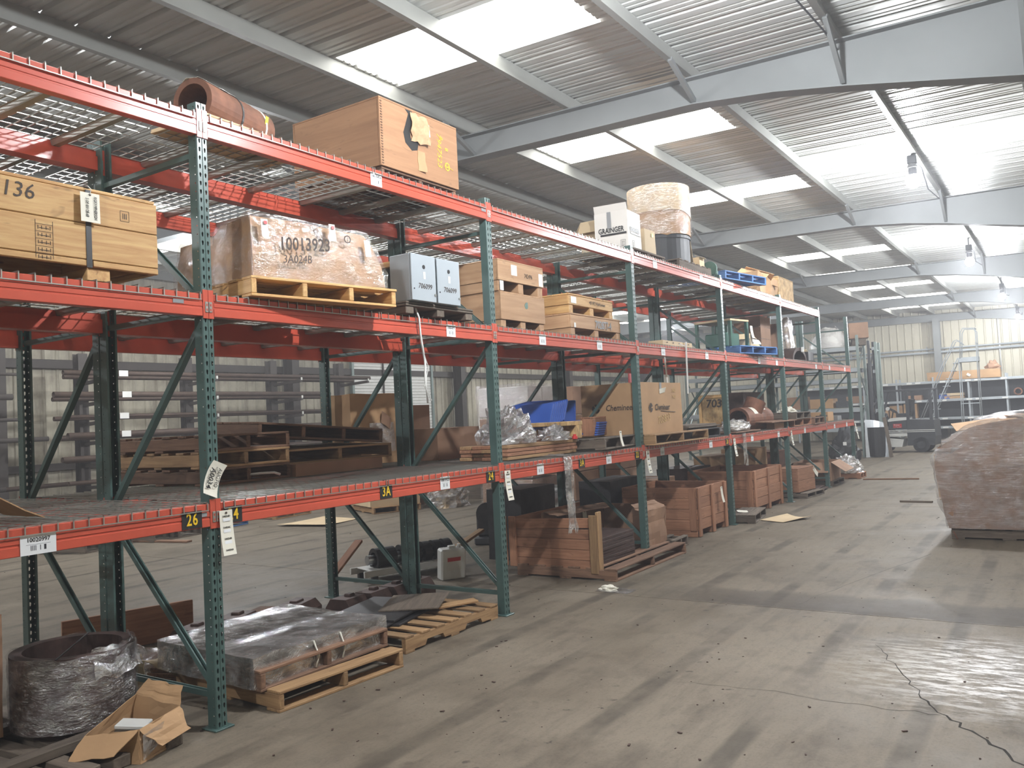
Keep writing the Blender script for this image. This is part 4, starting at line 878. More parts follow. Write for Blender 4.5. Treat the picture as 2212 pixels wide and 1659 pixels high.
# ================================================================ REAR RACK, lowest level
for i, (z, rz, mt, l) in enumerate(((0, .02, 'oldwood', 'bottom pallet of the stack of three behind the first tall post'), (PH+.002, -.02, 'wood', 'middle pallet of the stack of three behind the first tall post'), (2*PH+.004, .03, 'oldwood', 'top pallet of the stack of three behind the first tall post'))):
    pallet(l, (-1.76, 4.37, D1+z), rz, mt, 1.06, .86, 6, 3, 3)
t = thing('white_strap', 'white plastic strip poking from the pallet stack', 'strip', (-1.2, 4.5, D1+.03)); B().path([(-.05, -.12, .025), (.02, -.05, .03), (.06, .05, .028), (.07, .1, .01)], .011, 6).obj('strip', 'white', t, smooth=True)
carton('low dark-brown carton under the two tilted pallets', (-1.62, 5.35, D1), 0, (.85, 1.05, .1), 'card2', 0, False)
pallet('pale pallet lying level under the tilted dark pallet', (-1.72, 5.42, D1+.108), -.1, 'wood', 1.0, 1.22, 7, 3, 3, (0, .02))
pallet('dark pallet tilted on top of the pale pallet', (-1.78, 5.32, D1+.108+PH+.07), -.16, 'oldwood', 1.0, 1.3, 7, 3, 4, (-.085, .03))
t = carton('big torn carton bulging in film behind the tilted pallets', (-2.05, 6.5, D1), -.12, (.5, .66, .72), 'card', 0, False, sag=.02, seed=8)
B().grid(lambda u, v: (.265+.03*u*(1-v)+.012*nz((u*4, v*4, 8)), -.1+.32*u, .12+.3*v), 8, 8).obj('film_patch', 'filmv', t, smooth=True)
B().grid(lambda u, v: (.268+.05*u*(1-u)+.02*v, .05+.12*u, .42+.12*v-.08*u), 4, 4).obj('torn_flap', 'card2', t, solid=.004)
carton('low wide brown carton on the rear rack left of the second post', (-1.6, 7.2, D1), 0, (.62, .75, .33), 'card2', 0, False, seed=6, sag=.006)
carton('taller brown carton behind the low wide one on the rear rack', (-2.06, 7.2, D1), 0, (.26, .6, .6), 'card2', 0, False, seed=5)
t = thing('dark_tarp', 'dark folded tarp lying on the rear rack beyond the low wide carton', 'tarp', (-1.6, 8.05, D1), .1); lump((.8, .9, .2), .25, 2.2, 15, 20, 8).obj('tarp_fold', 'steel', t); lump((.5, .6, .24), .3, 2.4, 18, 16, 8).obj('tarp_fold', 'dark', t)
tag(board('pine_offcut', (.2, .2, .12), 'pine', None, (-1.95, 8.62, D1+.062)), 'small pale timber block beyond the dark tarp', 'block')
crate('chipboard crate marked 703 on the rear rack in the fourth bay', (-1.6, 16.4, D1+.09), 0, (.78, .8, .56), 'osb', 1, True, 0)
t = [o for o in S.objects if o.get('label', '').startswith('chipboard crate marked')][0]; txt('703', .22, t, (-.08, -.4055, .4), FY, 'ink', bold=.006, shear=.1); txt('O', .2, t, (.2, -.4055, .2), FY, 'ink', bold=.003)
for s in (-1, 1): board('corner_batten', (.06, .02, .56), 'pine', t, (s*.36, -.412, .28)); 
for z in (.02, .54): board('edge_batten', (.66, .02, .05), 'pine', t, (0, -.412, z))
pallet('pallet under the chipboard crate on the rear rack', (-1.6, 16.4, D1), 0, 'wood', .9, .9, 5, 3, 3, sh=.054)

# ================================================================ FLOOR, under the aisle rack
for i in range(6): tag(board('floor_timber', (1.5, .1, .06), 'greywood', None, (-.75, 2.0+.155*i, .032), (0, 0, .06+.01*(i % 2))), '%s dark weathered timber, counted from the front left corner, under the wrapped ring' % ('first', 'second', 'third', 'fourth', 'fifth', 'sixth')[i], 'timber', 'timbers under the wrapped ring')
tag(board('floor_timber', (.09, 1.0, .05), 'greywood', None, (-.95, 2.42, .0885), (0, 0, .05)), 'cross timber right under the film-wrapped ring', 'timber'); tag(board('floor_timber', (.09, 1.0, .05), 'greywood', None, (-.35, 2.42, .0885), (0, 0, .05)), 'cross timber under the front edge of the wrapped ring', 'timber')
t = thing('steel_ring', 'heavy dark steel ring wrapped in shiny film near the first tall post', 'ring', (-.71, 2.665, .115))
B().tube((0, 0, 0), (0, 0, .40), .325, 48, inner=.26).obj('ring_wall', 'rustdark', t, smooth=False); B().box((0, 0, .402), (.008, .64, .005), Matrix.Rotation(.8, 4, 'Z')).obj('strap', 'strap', t)
B().grid(lambda u, v: ((.335+.012*nz((math.cos(2*PI*u)*4, math.sin(2*PI*u)*4, v*9)))*math.cos(2*PI*u), (.335+.012*nz((math.cos(2*PI*u)*4, math.sin(2*PI*u)*4, v*9)))*math.sin(2*PI*u), .4*v+.03*v*nz((math.cos(2*PI*u)*2, math.sin(2*PI*u)*2, 3))), 90, 24).obj('stretch_wrap', 'film', t, smooth=True)
B().grid(lambda u, v: ((.30+.06*v+.03*nz((u*6, v*3, 2)))*math.cos(-.2+1.7*u), (.30+.06*v+.03*nz((u*6, v*3, 2)))*math.sin(-.2+1.7*u), .42-.16*v+.03*nz((u*7, v*4, 5))), 24, 8).obj('loose_film', 'filmv', t, smooth=True)
t = thing('torn_carton', 'torn open carton on the floor before the wrapped ring', 'box', (-.17, 2.69, 0), .35)
t.scale = (.74, .74, .72)
g = lambda a, b, c_, d_: (lambda u, v: tuple(Vector(a)*(1-u)*(1-v)+Vector(b)*u*(1-v)+Vector(c_)*u*v+Vector(d_)*(1-u)*v+Vector((.02, .015, .012))*nz((u*3+a[0], v*3+a[1], 1), 1.3)))
for nm, q in (('side', ((.22, -.22, .0), (.25, .2, .0), (.24, .2, .27), (.2, -.2, .24))), ('side', ((-.22, -.22, 0), (.22, -.22, 0), (.2, -.2, .24), (-.2, -.27, .2))), ('side', ((-.22, .22, 0), (.25, .2, 0), (.24, .2, .27), (-.16, .24, .34))), ('side', ((-.22, -.22, 0), (-.22, .22, 0), (-.16, .24, .34), (-.2, -.27, .2))), ('bottom', ((-.22, -.22, .012), (.22, -.22, .012), (.25, .2, .012), (-.22, .22, .012))), ('flap', ((-.2, -.27, .2), (.2, -.2, .24), (.14, -.4, .12), (-.2, -.43, .08))), ('flap', ((.2, -.2, .24), (.24, .2, .27), (.36, .16, .12), (.33, -.12, .1))), ('flap', ((-.16, .24, .34), (.24, .2, .27), (.22, .27, .4), (-.1, .3, .44)))):
    B().grid(g(*q), 6, 6).obj(nm, 'card', t, solid=.005)
B().cham((.22, .16, .03), .006).obj('white_insert', 'white', t, (0, 0, .2), (0, .1, .3))
B().grid(lambda u, v: (.23+.06*u*v, -.2+.16*u, .02+.18*v+.05*u), 6, 6).obj('tape_wrap', 'filmv', t, smooth=True)
t = carton('dark carton on the floor cut by the left edge', (-1.16, 2.22, .11), 0, (.8, .16, .66), 'card2', 0, False)
# first loaded bay
pallet('brown pallet on the floor under the film-wrapped bundle', (-.42, 4.02, 0), -.06, 'wood', 1.12, 1.06, 6, 3, 3)
pallet('second pallet lying in film on the brown pallet', (-.52, 4.0, PH+.002), .0, 'oldwood', 1.0, 1.14, 6, 3, 3, (0, .03))
t = thing('wrapped_bundle', 'flat bundle under dull film on the two stacked pallets', 'bundle', (-.56, 4.0, 2*PH+.006), .0); sheetl = board('flat_sheet', (.92, 1.1, .03), 'greywood', t, (0, 0, .03), (0, .03, .02)); 
wrinkled_box((1.0, 1.18, .19), 20, .018, 5, 11, fn=lambda p: (p[0], p[1], p[2]-.13+.03*max(0, -p[0]))).obj('stretch_wrap', 'filmv', t, smooth=True)
for y in (-.1, .14): B().path([(.5, y, .05), (.515, y+.03, -.05), (.52, y, -.12)], .008, 5).obj('film_twist', 'paper', t, smooth=True)
def block(label, x, y, z, d, rz, seed):
    t = thing('rusty_block', label, 'steel part', (x, y, z), rz); b = B(); X, Y, Z = d
    b.prism([(-X/2, 0), (X/2, 0), (X/2, Z*.55), (X*.3, Z), (-X*.3, Z), (-X/2, Z*.6)], -Y/2, Y/2).obj('casting', 'rustdark', t); B().cham((X*.25, Y*.3, Z*.2), .01, (0, Y*.1, Z*1.02)).obj('boss', 'rustdark', t); return t
sheetpile('board_pile', 'low dark boards on the floor under the rusty castings', 'boards', (-1.52, 4.4, 0), .35, (.6, 1.9, .09), 3, 'oldwood', 'board', .05)
block('rusty casting behind the film-wrapped bundle, nearest one', -1.45, 4.0, .092, (.3, .26, .16), .3, 1); block('rusty casting behind the film-wrapped bundle, second one', -1.42, 4.35, .092, (.3, .3, .17), .4, 2); block('open dark steel channel box behind the bundle, toward the second post', -1.42, 4.95, .092, (.3, .42, .14), .35, 3)
t = thing('torn_carton', 'torn carton full of paper scraps behind the first tall post', 'box', (-1.5, 3.5, 0), .3)
for q in (((-.3, -.2, 0), (.3, -.24, 0), (.34, -.26, .2), (-.28, -.22, .28)), ((-.3, -.2, 0), (-.3, .3, 0), (-.34, .3, .26), (-.28, -.22, .28)), ((-.3, -.2, .01), (.3, -.24, .01), (.34, .26, .01), (-.3, .3, .01)), ((.34, -.26, .2), (.5, -.1, .05), (.55, .15, .06), (.36, .2, .14))): B().grid(g(*q), 5, 5).obj('side', 'cardpale', t, solid=.005)
lump((.5, .45, .2), .4, 2.6, 21, 16, 8).obj('scrap_paper', 'filmv', t)
t = tag(board('leaning_board', (.04, 1.0, .3), 'redwood', None, (-2.3, 4.0, .152), (0, 0, -.3)), 'low reddish board standing on edge behind the torn carton', 'board')
pallet('notched pallet on the floor at the second post under dark panels', (-.53, 5.36, 0), PI/2, 'wood', 1.2, 1.02, 7, 3, 3, notch=True)
sheetpile('panel_pile', 'dark flat panels lying on the notched pallet', 'panels', (-.7, 5.25, PH+.003), .25, (.62, .8, .05), 3, 'steel', 'panel', .06, 6)
tag(board('plywood_offcut', (.5, .55, .014), 'greywood', None, (-.55, 5.5, PH+.068), (0.02, -.03, .5)), 'grey loose panel on top of the dark panels', 'panel'); tag(board('loose_board', (.36, .12, .02), 'wood', None, (-.28, 5.72, PH+.028), (0, -.04, 1.0)), 'short splintered board on the notched pallet', 'board')
for i, (x, y) in enumerate(((-1.14, 5.5), (-1.13, 5.8), (-1.12, 6.1), (-1.1, 6.38))): block('rusty casting in a row at the second frame, %s' % ('nearest of four', 'second of four', 'third of four', 'last of four')[i], x-.12, y-.08, .002, (.28, .27, .2), .12, 5+i)
t = thing('roller_frame', 'row of black rollers on a pale frame behind the second frame', 'rollers', (-2.35, 6.95, 0), -.35)
B().tube((0, -.1, .22), (0, .95, .22), .055, 16).obj('axle', 'galv', t); B().tube((0, -.02, .22), (0, .22, .22), .125, 22, inner=.08).obj('roller', 'black', t)
for i in range(5): B().tube((0, .3+.14*i, .22), (0, .39+.14*i, .22), .125, 22, inner=.07).obj('roller', 'black', t)
for s in (-1, 1): board('side_rail', (.03, 1.25, .07), 'white', t, (s*.17, .4, .1)); board('foot', (.06, .06, .07), 'dark', t, (s*.17, -.1, .035)); board('foot', (.06, .06, .07), 'dark', t, (s*.17, .9, .035))
board('tray', (.3, 1.1, .012), 'white', t, (0, .4, .13))
t = thing('white_container', 'white plastic container with red label leaning by the rear posts', 'container', (-1.55, 7.28, 0), (.0, .12, -.5)); t.scale = (.85,)*3; B().cham((.16, .34, .4), .02, (0, 0, .2)).obj('body', 'white', t); B().cham((.06, .1, .03), .008, (0, 0, .415)).tube((0, .1, .4), (0, .1, .44), .025, 12).obj('cap', 'white', t); board('print_label', (.001, .2, .18), 'cardw', t, (.082, 0, .22), ch=.0003); board('red_band', (.0012, .18, .05), 'redprint', t, (.083, 0, .27), ch=.0003)
for i, (x, y, z, r3, l) in enumerate(((-2.3, 6.45, .32, (.35, 0, .35), 'red-brown board leaning over the black rollers'), (-1.75, 7.75, .3, (.3, 0, -.1), 'pale board end poking up behind the white container'))): tag(board('leaning_board', (.09, .75, .03), 'redwood' if i == 0 else 'wood', None, (x, y, z), r3), l, 'board')
t = thing('motor_housing', 'dark domed motor housing on the floor behind the second post', 'motor', (-2.6, 9.55, 0), .3); B().cham((.34, .3, .34), .03, (0, 0, .28)).tube((0, -.16, .42), (0, .16, .42), .16, 20).obj('housing', 'steel', t); B().cham((.4, .36, .11), .02, (0, 0, .055)).obj('foot', 'dark', t)
t = thing('metal_duct', 'shiny galvanised round duct behind the open crate', 'duct', (-2.2, 10.0, .38), 0)
B().tube((-.42, -.1, 0), (.42, .35, 0), .36, 40, inner=.35).obj('duct_wall', 'galv', t, smooth=True)
for f in (.02, .5, .98): p0 = Vector((-.42, -.1, 0)).lerp(Vector((.42, .35, 0)), f); d0 = Vector((.84, .45, 0)).normalized(); B().tube(p0-d0*.012, p0+d0*.012, .37, 40, inner=.355).obj('bead', 'dark', t)
pallet('dark pallet under the shiny duct', (-2.2, 10.1, -.0), .4, 'oldwood', 1.0, .9, 5, 3, 3, sh=.0-.0+.02, two=False)
# open crate with brown sheets (second bay)
pallet('weathered pallet on the floor under the open crate', (-.36, 8.62, 0), 0, 'oldwood', 1.2, 1.86, 6, 3, 3)
t = thing('broken_crate', 'open reddish wooden crate missing its front, beside the second post', 'crate', (-.50, 7.72, .085))
for i in range(5): board('plank', (1.06, .02, .104), 'redwood', t, (0, -.0, .055+.107*i), (0, -.03 if i == 4 else 0, 0))
for x, m in ((-.5, 'redwood'), (.5, 'wood'), (-.62, 'redwood')): board('cleat', (.09, .025, .60 if x > 0 else .54), m, t, (x, -.024, .28))
board('corner_post', (.03, .09, .62), 'wood', t, (.535, .035, .30), (0, 0, .05))
for i in range(5): board('plank', (.02, 1.5, .104), 'redwood', t, (-.52, .78, .055+.107*i))
sheetpile('sheet_stack', 'neat stack of dark brown sheets inside the open crate', 'sheets', (-.36, 8.24, PH+.003), 0, (.7, .86, .27), 8, 'rustdark', 'sheet', .004)
t = thing('torn_carton', 'large torn brown carton standing in the open crate', 'box', (-.55, 8.93, PH+.003))
for q in (((-.3, -.85, 0), (-.3, .6, 0), (-.3, .6, .46), (-.3, -.85, .5)), ((-.3, .62, 0), (.52, .66, 0), (.54, .64, .42), (-.3, .62, .46)), ((.5, .1, 0), (.52, .66, 0), (.54, .64, .42), (.48, .12, .4)), ((.54, .64, .42), (.48, .12, .4), (.38, .0, .5), (.42, .6, .5)), ((-.3, .6, .46), (-.3, -.85, .5), (-.12, -.8, .46), (-.1, .55, .42))): B().grid(g(*q), 6, 6).obj('side', 'card2', t, solid=.006)
board('window_cutout', (.01, .2, .14), 'rustdark', t, (-.285, -.45, .35))
hang_tag('white tag on the torn carton inside the open crate', (-.82, 9.0, .55), .1, .2, 0)
pallet('pale grey pallet end sticking out past the open crate', (-.45, 9.85, 0), .05, 'greywood', 1.0, .5, 6, 3, 3)
# planked crates farther along
def bigcrate(label, y0, y1, h, seed, x1=-.06, w=1.1):
    t = crate(label, (x1-w/2, (y0+y1)/2, 0), 0, (w, y1-y0, h), 'redwood', 4, False, .085, 3, .022, 3, seed=seed, rand=.005); return t
bigcrate('open planked crate with a white tag on the floor before the fourth post', 10.72, 11.85, .66, 3); hang_tag('white tag on the nearer planked crate', (-.015, 11.55, .6), .08, .22, 0)
bigcrate('open planked crate on the floor beyond the fourth post', 13.3, 14.85, .68, 5, -.12)
tag(board('steel_sheet', (.02, .9, .3), 'rustdark', None, (-.95, 12.6, .152), (0, 0, .2)), 'dark sheet standing between the two planked crates', 'panel')
pallet('broken grey pallet on the floor between the planked crates', (-.2, 12.62, 0), .15, 'greywood', .75, 1.0, 6, 3, 3, miss=(2,)); tag(board('paper_scrap', (.16, .12, .003), 'paper', None, (-.05, 12.5, PH+.012), (.15, .1, .5), .001), 'white paper scrap on the broken grey pallet', 'paper')
t = thing('cardboard_sheet', 'flat cardboard piece lying on the floor beside the broken pallet', 'cardboard', (.5, 12.72, .006), -.45); B().grid(lambda u, v: (-.2+.45*u, -.3+.6*v, .004+.035*(2*u-1)**2*v), 6, 6).obj('sheet', 'cardpale', t, solid=.004)
crate('small planked box with a slanting white tag beyond the crates', (-.4, 16.1, .1), -.1, (.8, .85, .42), 'redwood', 2, True, .0); hang_tag('slanting white tag on the small planked box', (.03, 16.42, .5), .1, .24, 0, (.9, 0, 0))
pallet('low grey pallet under the small planked box', (-.35, 16.1, 0), -.1, 'greywood', 1.0, .9, 5, 3, 3, sh=.06)
sheetpile('plank_pile', 'dark scrap boards on the floor next to the small planked box', 'boards', (-.25, 17.1, 0), .1, (.6, .7, .07), 3, 'rustdark', 'board', .06)
c = carton('open brown carton on the floor at the sixth post', (-.4, 18.45, .11), .04, (.75, 1.0, .38), 'card2', 35); pallet('low pallet under the open brown carton', (-.4, 18.45, 0), 0, 'greywood', .85, 1.0, 5, 3, 3, sh=.07)
t = film_heap('white film-wrapped goods on a pallet at the end of the aisle rack', (-.1, 20.0, PH), 0, (.6, .7, .36), 31, 'filmv', .3); lump((.5, .6, .26), .2, 2, 33, 16, 8).obj('goods', 'paper', t); pallet('small pallet under the film-wrapped goods at the rack end', (-.1, 20.0, 0), 0, 'redwood', .62, .6, 5, 3, 3)
tag(board('long_bar', (1.1, .05, .03), 'oldwood', None, (.85, 19.5, .016), (0, 0, .1)), 'thin long bar on the floor by the rack end', 'bar')
# dark goods stored deeper under the racks
for l, x, y, d, m in (('dark box stored behind the nearer planked crate', -1.55, 11.2, (.5, 1.1, .75), 'steel'), ('black case behind the torn carton, third bay', -1.62, 8.85, (.5, .8, .85), 'steel'), ('brown carton under the rear rack in the third bay', -1.7, 12.75, (.6, .9, .62), 'card2'), ('dark carton under the rear rack, fourth bay', -1.6, 14.1, (.6, 1.0, .7), 'rustdark'), ('brown carton under the rear rack by the fifth post', -1.6, 15.9, (.7, .9, .8), 'card'), ('tall tan carton under the rear rack in the last bays', -1.3-.3, 17.4, (.7, .8, .85), 'card'), ('rusty bin under the rear rack near its end', -1.6, 19.0, (.7, .9, .7), 'rust')):
    carton(l, (x, y, 0), 0, d, m, 0, m.startswith('card'), sag=.002, seed=int(y))
# ================================================================ FAR SIDE OF THE HALL, behind the racks
t = thing('cardboard_sheet', 'flat pale cardboard sheet on the floor behind the racks', 'cardboard', (-7.35, 11.0, .004), .2); B().grid(lambda u, v: (-.5+1.0*u, -.75+1.4*v*(1-.25*u), .005+.03*(1-v)**3), 6, 8).obj('sheet', 'cardpale', t, solid=.005)
pallet('brown pallet far behind under a pale plywood box', (-7.45, 12.75, 0), -.45, 'wood', 1.2, 1.0, 6, 3, 3)
t = plybox('pale plywood box on a pallet far behind the second frame', (-7.45, 12.75, PH+.002), -.45, (1.0, 1.05, .5), 'cardpale')
t = film_heap('large bag of clear film on the floor far behind the racks', (-6.55, 13.6, 0), .3, (.85, 1.1, .62), 41); lump((.7, .95, .5), .25, 2, 42, 16, 8).obj('goods', 'cardpale', t)
t = plybox('dark brown box next to the large film bag', (-7.5, 14.1, 0), .1, (.6, .7, .5), 'oldwood'); t = plybox('low grey box behind the large film bag', (-6.9, 15.1, 0), 0, (.6, .5, .34), 'greywood'); plybox('second grey box stacked on the low grey box', (-6.9, 15.1, .37), .1, (.55, .45, .2), 'greywood')
for i, (x, y, z, rz, m, l) in enumerate(((-8.9, 8.55, 0, .1, 'greywood', 'lower grey pallet on the far floor behind the first bay'), (-9.2, 9.75, 0, .2, 'bluewood', 'lower blue pallet on the far floor'), (-9.2, 9.75, PH+.003, .15, 'bluewood', 'upper blue pallet on the far floor'), (-9.3, 11.4, 0, .1, 'wood', 'far brown pallet beyond the blue pallets'), (-9.0, 7.3, 0, .3, 'greywood', 'nearest grey pallet on the far floor'), (-5.2, 14.4, 0, .1, 'wood', 'lowest pallet of the pale stack behind the duct'), (-5.2, 14.4, PH+.003, .06, 'wood', 'second pallet of the pale stack behind the duct'), (-5.2, 14.4, 2*PH+.006, .12, 'pine', 'topmost pallet of the pale stack behind the duct'))): pallet(l, (x, y, z), rz, m)
tag(board('loose_board', (1.2, .12, .03), 'oldwood', None, (-8.2, 8.2, .017), (0, 0, .2)), 'loose brown board on the floor behind the first bay', 'board')
t = thing('film_bundle', 'tall stack of brown cartons bound in film beyond the second post', 'cartons', (-4.0, 12.5, 0), .1)
for i in range(4):
    for j in range(2): board('carton_layer', (.98, .52, .5), 'card2' if i < 3 else 'cardw', t, (0, -.27+.54*j, .15+.26+.53*i), ch=.01)
for x in (-.4, .4): board('skid', (.1, 1.1, .14), 'wood', t, (x, 0, .07))
wrinkled_box((1.03, 1.12, 2.3), 20, .014, 6, 50).obj('stretch_wrap', 'filmthin', t, smooth=True)
for i, (x, y, h) in enumerate(((-4.6, 15.2, 2.3), (-4.3, 16.6, 2.1))):
    t = thing('carton_stack', ('nearer' if i == 0 else 'farther')+' stack of brown cartons behind the tall Chemineer box', 'cartons', (x, y, 0), 0)
    for k in range(4): board('carton_layer', (.9, 1.0, h/4-.01), 'card2', t, (0, 0, h/4*(k+.5)), (0, 0, .02*k), .01)
t = thing('red_banner', 'red sign with white marks seen above the tall brown box', 'sign', (-4.6, 18.6, 0)); board('panel', (.04, .55, .75), 'redprint', t, (0, 0, 2.32)); board('stand', (.05, .05, 2.0), 'dark', t, (-.05, 0, 1.0)); txt('A', .26, t, (.022, .0, 2.15), FX, 'cardw'); txt('S', .2, t, (.022, .0, 2.45), FX, 'cardw')
# cantilever rack with pipes along the left wall
t = thing('cantilever_rack', 'dark cantilever rack with many arms along the left wall', 'rack', (-12.9, 0, 0))
CY = (4.4, 6.6, 9.6, 12.1, 14.6, 17.0); AZ = (.35, .8, 1.25, 1.7, 2.1, 2.5, 2.95)
for y in CY:
    B().box((0, 0, 1.75), (.02, .14, 3.5)).box((-.1, 0, 1.75), (.015, .2, 3.5)).box((.1, 0, 1.75), (.015, .2, 3.5)).obj('column', 'girt', t, (0, y, 0)); board('base_arm', (1.3, .14, .14), 'girt', t, (.5, y, .07))
    for z in AZ: board('arm', (1.0, .07, .07), 'girt', t, (.62, y, z-.05), (0, -.05, 0)); board('arm_tip', (.03, .05, .07), 'zinc', t, (1.12, y, z+.02))
r2 = random.Random(12); k = 0
lev = ['top', 'second', 'third', 'fourth', 'fifth', 'sixth', 'bottom']
for i, z in enumerate(AZ[::-1]):
    for j in range(3):
        rad = r2.uniform(.03, .065); a = 9.0-.15*j+r2.uniform(-.2, .25); b = r2.uniform(15.5, 18.2); x = -12.6+.32*j+r2.uniform(-.06, .06)
        if i > 4 and j == 0: a = 7.6
        if k % 3 == 1: a, b = 3.6, r2.uniform(7.5, 8.6)
        p = thing('steel_pipe', 'long %s pipe on the %s arms of the cantilever rack' % (('brown', 'dark', 'rusty')[j], lev[i]), 'pipe', (x, 0, z+.02+rad-.05*(x+12.28)*-1+.0), 0, 'pipes on the cantilever rack')
        B().tube((0, a, 0), (0, b, 0), rad, 12, inner=rad*.8).obj('tube_body', 'pipe' if j != 1 else 'girt', p, smooth=True); k += 1
        if j == 2 and i < 5: board('end_label', (.002, .2, .12), 'white', p, (rad+.003, max(a, 9.85)+.12, .0), ch=.0005)
t = thing('wall_lamp', 'long pale strip fitting on the wall column behind the first bay', 'lamp', (-12.75, 6.4, 2.4)); B().cham((.08, .12, 1.6), .02, (0, 0, .0)).obj('strip', 'galv', t); board('mount', (.06, .06, 1.0), 'dark', t, (-.05, 0, -.2))

# ================================================================ RACK END AND BACK OF THE HALL
def small_frame(t, x, y0, y1, h, mat='greyrack'):
    for y in (y0, y1): board('post', (.075, .075, h), mat, t, (x, y, h/2)); board('base_plate', (.14, .14, .01), mat, t, (x, y, .006))
    n = int(h/.8)
    for i in range(n):
        za, zc = .2+i*(h-.4)/n, .2+(i+1)*(h-.4)/n
        p, q = Vector((x, y0 if i % 2 else y1, za)), Vector((x, y1 if i % 2 else y0, zc)); d = q-p
        o = B().box((0, 0, 0), (.03, .03, d.length-.03)).obj('diagonal_brace', mat, t, (p+q)/2); o.rotation_euler = d.to_track_quat('Z', 'Y').to_euler()
    for z in (.2, h-.25): board('cross_bar', (.03, y1-y0-.08, .04), mat, t, (x, (y0+y1)/2, z))
t = thing('storage_rack', 'grey-green storage rack standing across the hall past the aisle rack', 'rack', (0, 27.4, 0))
for x, h in ((-1.2, 3.75), (-4.0, 3.75), (-6.8, 3.75)): small_frame(t, x, 0, .95, h)
for z in (.85, 1.45, 2.36, 2.68, 3.34):
    for y in (0, .95):
        for x0, x1 in ((-4.0, -1.2), (-6.8, -4.0)): board('shelf_beam', (x1-x0-.08, .05, .12), 'shelfgrey', t, ((x0+x1)/2, y, z))
    for x0, x1 in ((-4.0, -1.2), (-6.8, -4.0)): board('shelf_panel', (x1-x0-.1, .9, .02), 'channel', t, ((x0+x1)/2, .475, z+.072))
t = thing('storage_rack', 'short dark-grey rack frame beside the galvanised sheet', 'rack', (0, 27.5, 0)); small_frame(t, -.9, 0, .75, 3.55, 'dark'); small_frame(t, -.72, .1, .6, 3.5, 'greyrack')
for z in (2.6, 3.3, 1.4): board('shelf_beam', (.05, .68, .1), 'shelfgrey', t, (-.8, .38, z))
t = thing('wrapped_goods', 'white goods under clear film on top of the grey-green rack', 'bundle', (-2.1, 27.87, 3.43)); lump((1.2, .8, .62), .14, 1.6, 60, 22, 10).obj('goods', 'white', t, smooth=True); lump((1.26, .85, .66), .2, 2.6, 61, 26, 12).obj('film_cover', 'filmthin', t, smooth=True)
carton('large tan carton on top of the rack by the back wall', (-1.25, 27.87+.0, 3.66), .3, (.55, .6, .48), 'card2', 0, False)
board('carton_bearer', (.4, .5, .2), 'greywood', [o for o in S.objects if o.get('label', '').startswith('large tan carton on top')][0], (0, 0, -.115))
for i, (x, z, w, h, m) in enumerate(((-2.0, 2.77, .5, .16, 'dark'), (-2.9, 2.77, .8, .18, 'white'), (-2.4, 1.54, .7, .3, 'card'), (-3.2, 1.54, .6, .4, 'card2'), (-1.8, 1.54, .35, .2, 'dark'), (-2.2, .94, .9, .25, 'greywood'))): carton(('dark', 'white', 'tan', 'brown', 'small dark', 'grey')[i]+' box on the shelves of the grey-green storage rack', (x, 27.85, z), 0, (w, .6, h), m, 0, False)
t = thing('galvanised_sheet', 'bent shiny metal sheet leaning against the rack end', 'sheet metal', (-.82, 27.3, 0)); B().grid(lambda u, v: (-.3+.62*u, .12*math.sin(u*2.2)-.1+.14*v, 1.14*v*(1-.14*u*u)), 8, 6).obj('sheet', 'galv', t, solid=.004); B().tube((0, .1, .02), (0, .1, .9), .25, 18).obj('drum_core', 'black', t)
t = tag(board('leaning_plank', (.1, .03, 1.2), 'greywood', None, (-.46, 27.15, .6), (-.05, -.12, 0)), 'pale plank leaning beside the shiny metal sheet', 'plank')
t = thing('black_bag', 'black bagged goods on the floor inside the rack end', 'bag', (-1.5, 26.2, 0)); lump((.8, .8, .85), .3, 2, 70, 18, 10).obj('bag', 'black', t); lump((.5, .5, .95), .3, 2, 71, 14, 8).obj('bag', 'dark', t); board('tag_label', (.1, .002, .1), 'white', t, (.1, -.42, .5))
# forklift
t = thing('forklift', 'black and white forklift parked before the back shelves, mast to the left', 'forklift', (-.3, 29.9, 0), -.06)
def P(nm, poly, y0, y1, m): return B().prism(poly, y0, y1).obj(nm, m, t)
P('counterweight', [(.06, .22), (.84, .22), (.88, .5), (.86, 1.02), (.06, 1.05)], -.48, .48, 'dark'); P('hood', [(-.5, .74), (.05, .74), (.05, 1.04), (-.48, 1.02)], -.46, .46, 'dark'); P('seat_deck', [(-.5, 1.0), (.06, 1.04), (.06, 1.13), (-.42, 1.11), (-.5, 1.06)], -.47, .47, 'white')
P('floor_side', [(-.78, .18), (-.12, .18), (-.06, .42), (-.8, .5)], -.45, .45, 'white'); P('front_cowl', [(-.82, .5), (-.5, .5), (-.48, .78), (-.85, .86)], -.44, .44, 'tape'); P('step', [(-.5, .52), (.12, .52), (.12, .62), (-.5, .62)], -.47, .47, 'white')
for z in (.66, .71): board('trim_stripe', (1.38, .004, .02), 'white', t, (.18, -.485, z)) ; board('red_plate', (.26, .004, .13), 'redprint', t, (-.22, -.466, .86)); txt('Prime', .07, t, (-.24, -.4695, .885), FY, 'white'); txt('Mover', .07, t, (-.2, -.4695, .825), FY, 'white')
for x, r in ((.45, .24), (-.72, .2)):
    for s in (-1, 1): w = B().tube((x, s*.36, r), (x, s*.48, r), r, 24).obj('wheel', 'black', t); B().tube((x, s*.479, r), (x, s*.485, r), r*.5, 18).obj('wheel_hub', 'white' if x < 0 else 'dark', w)
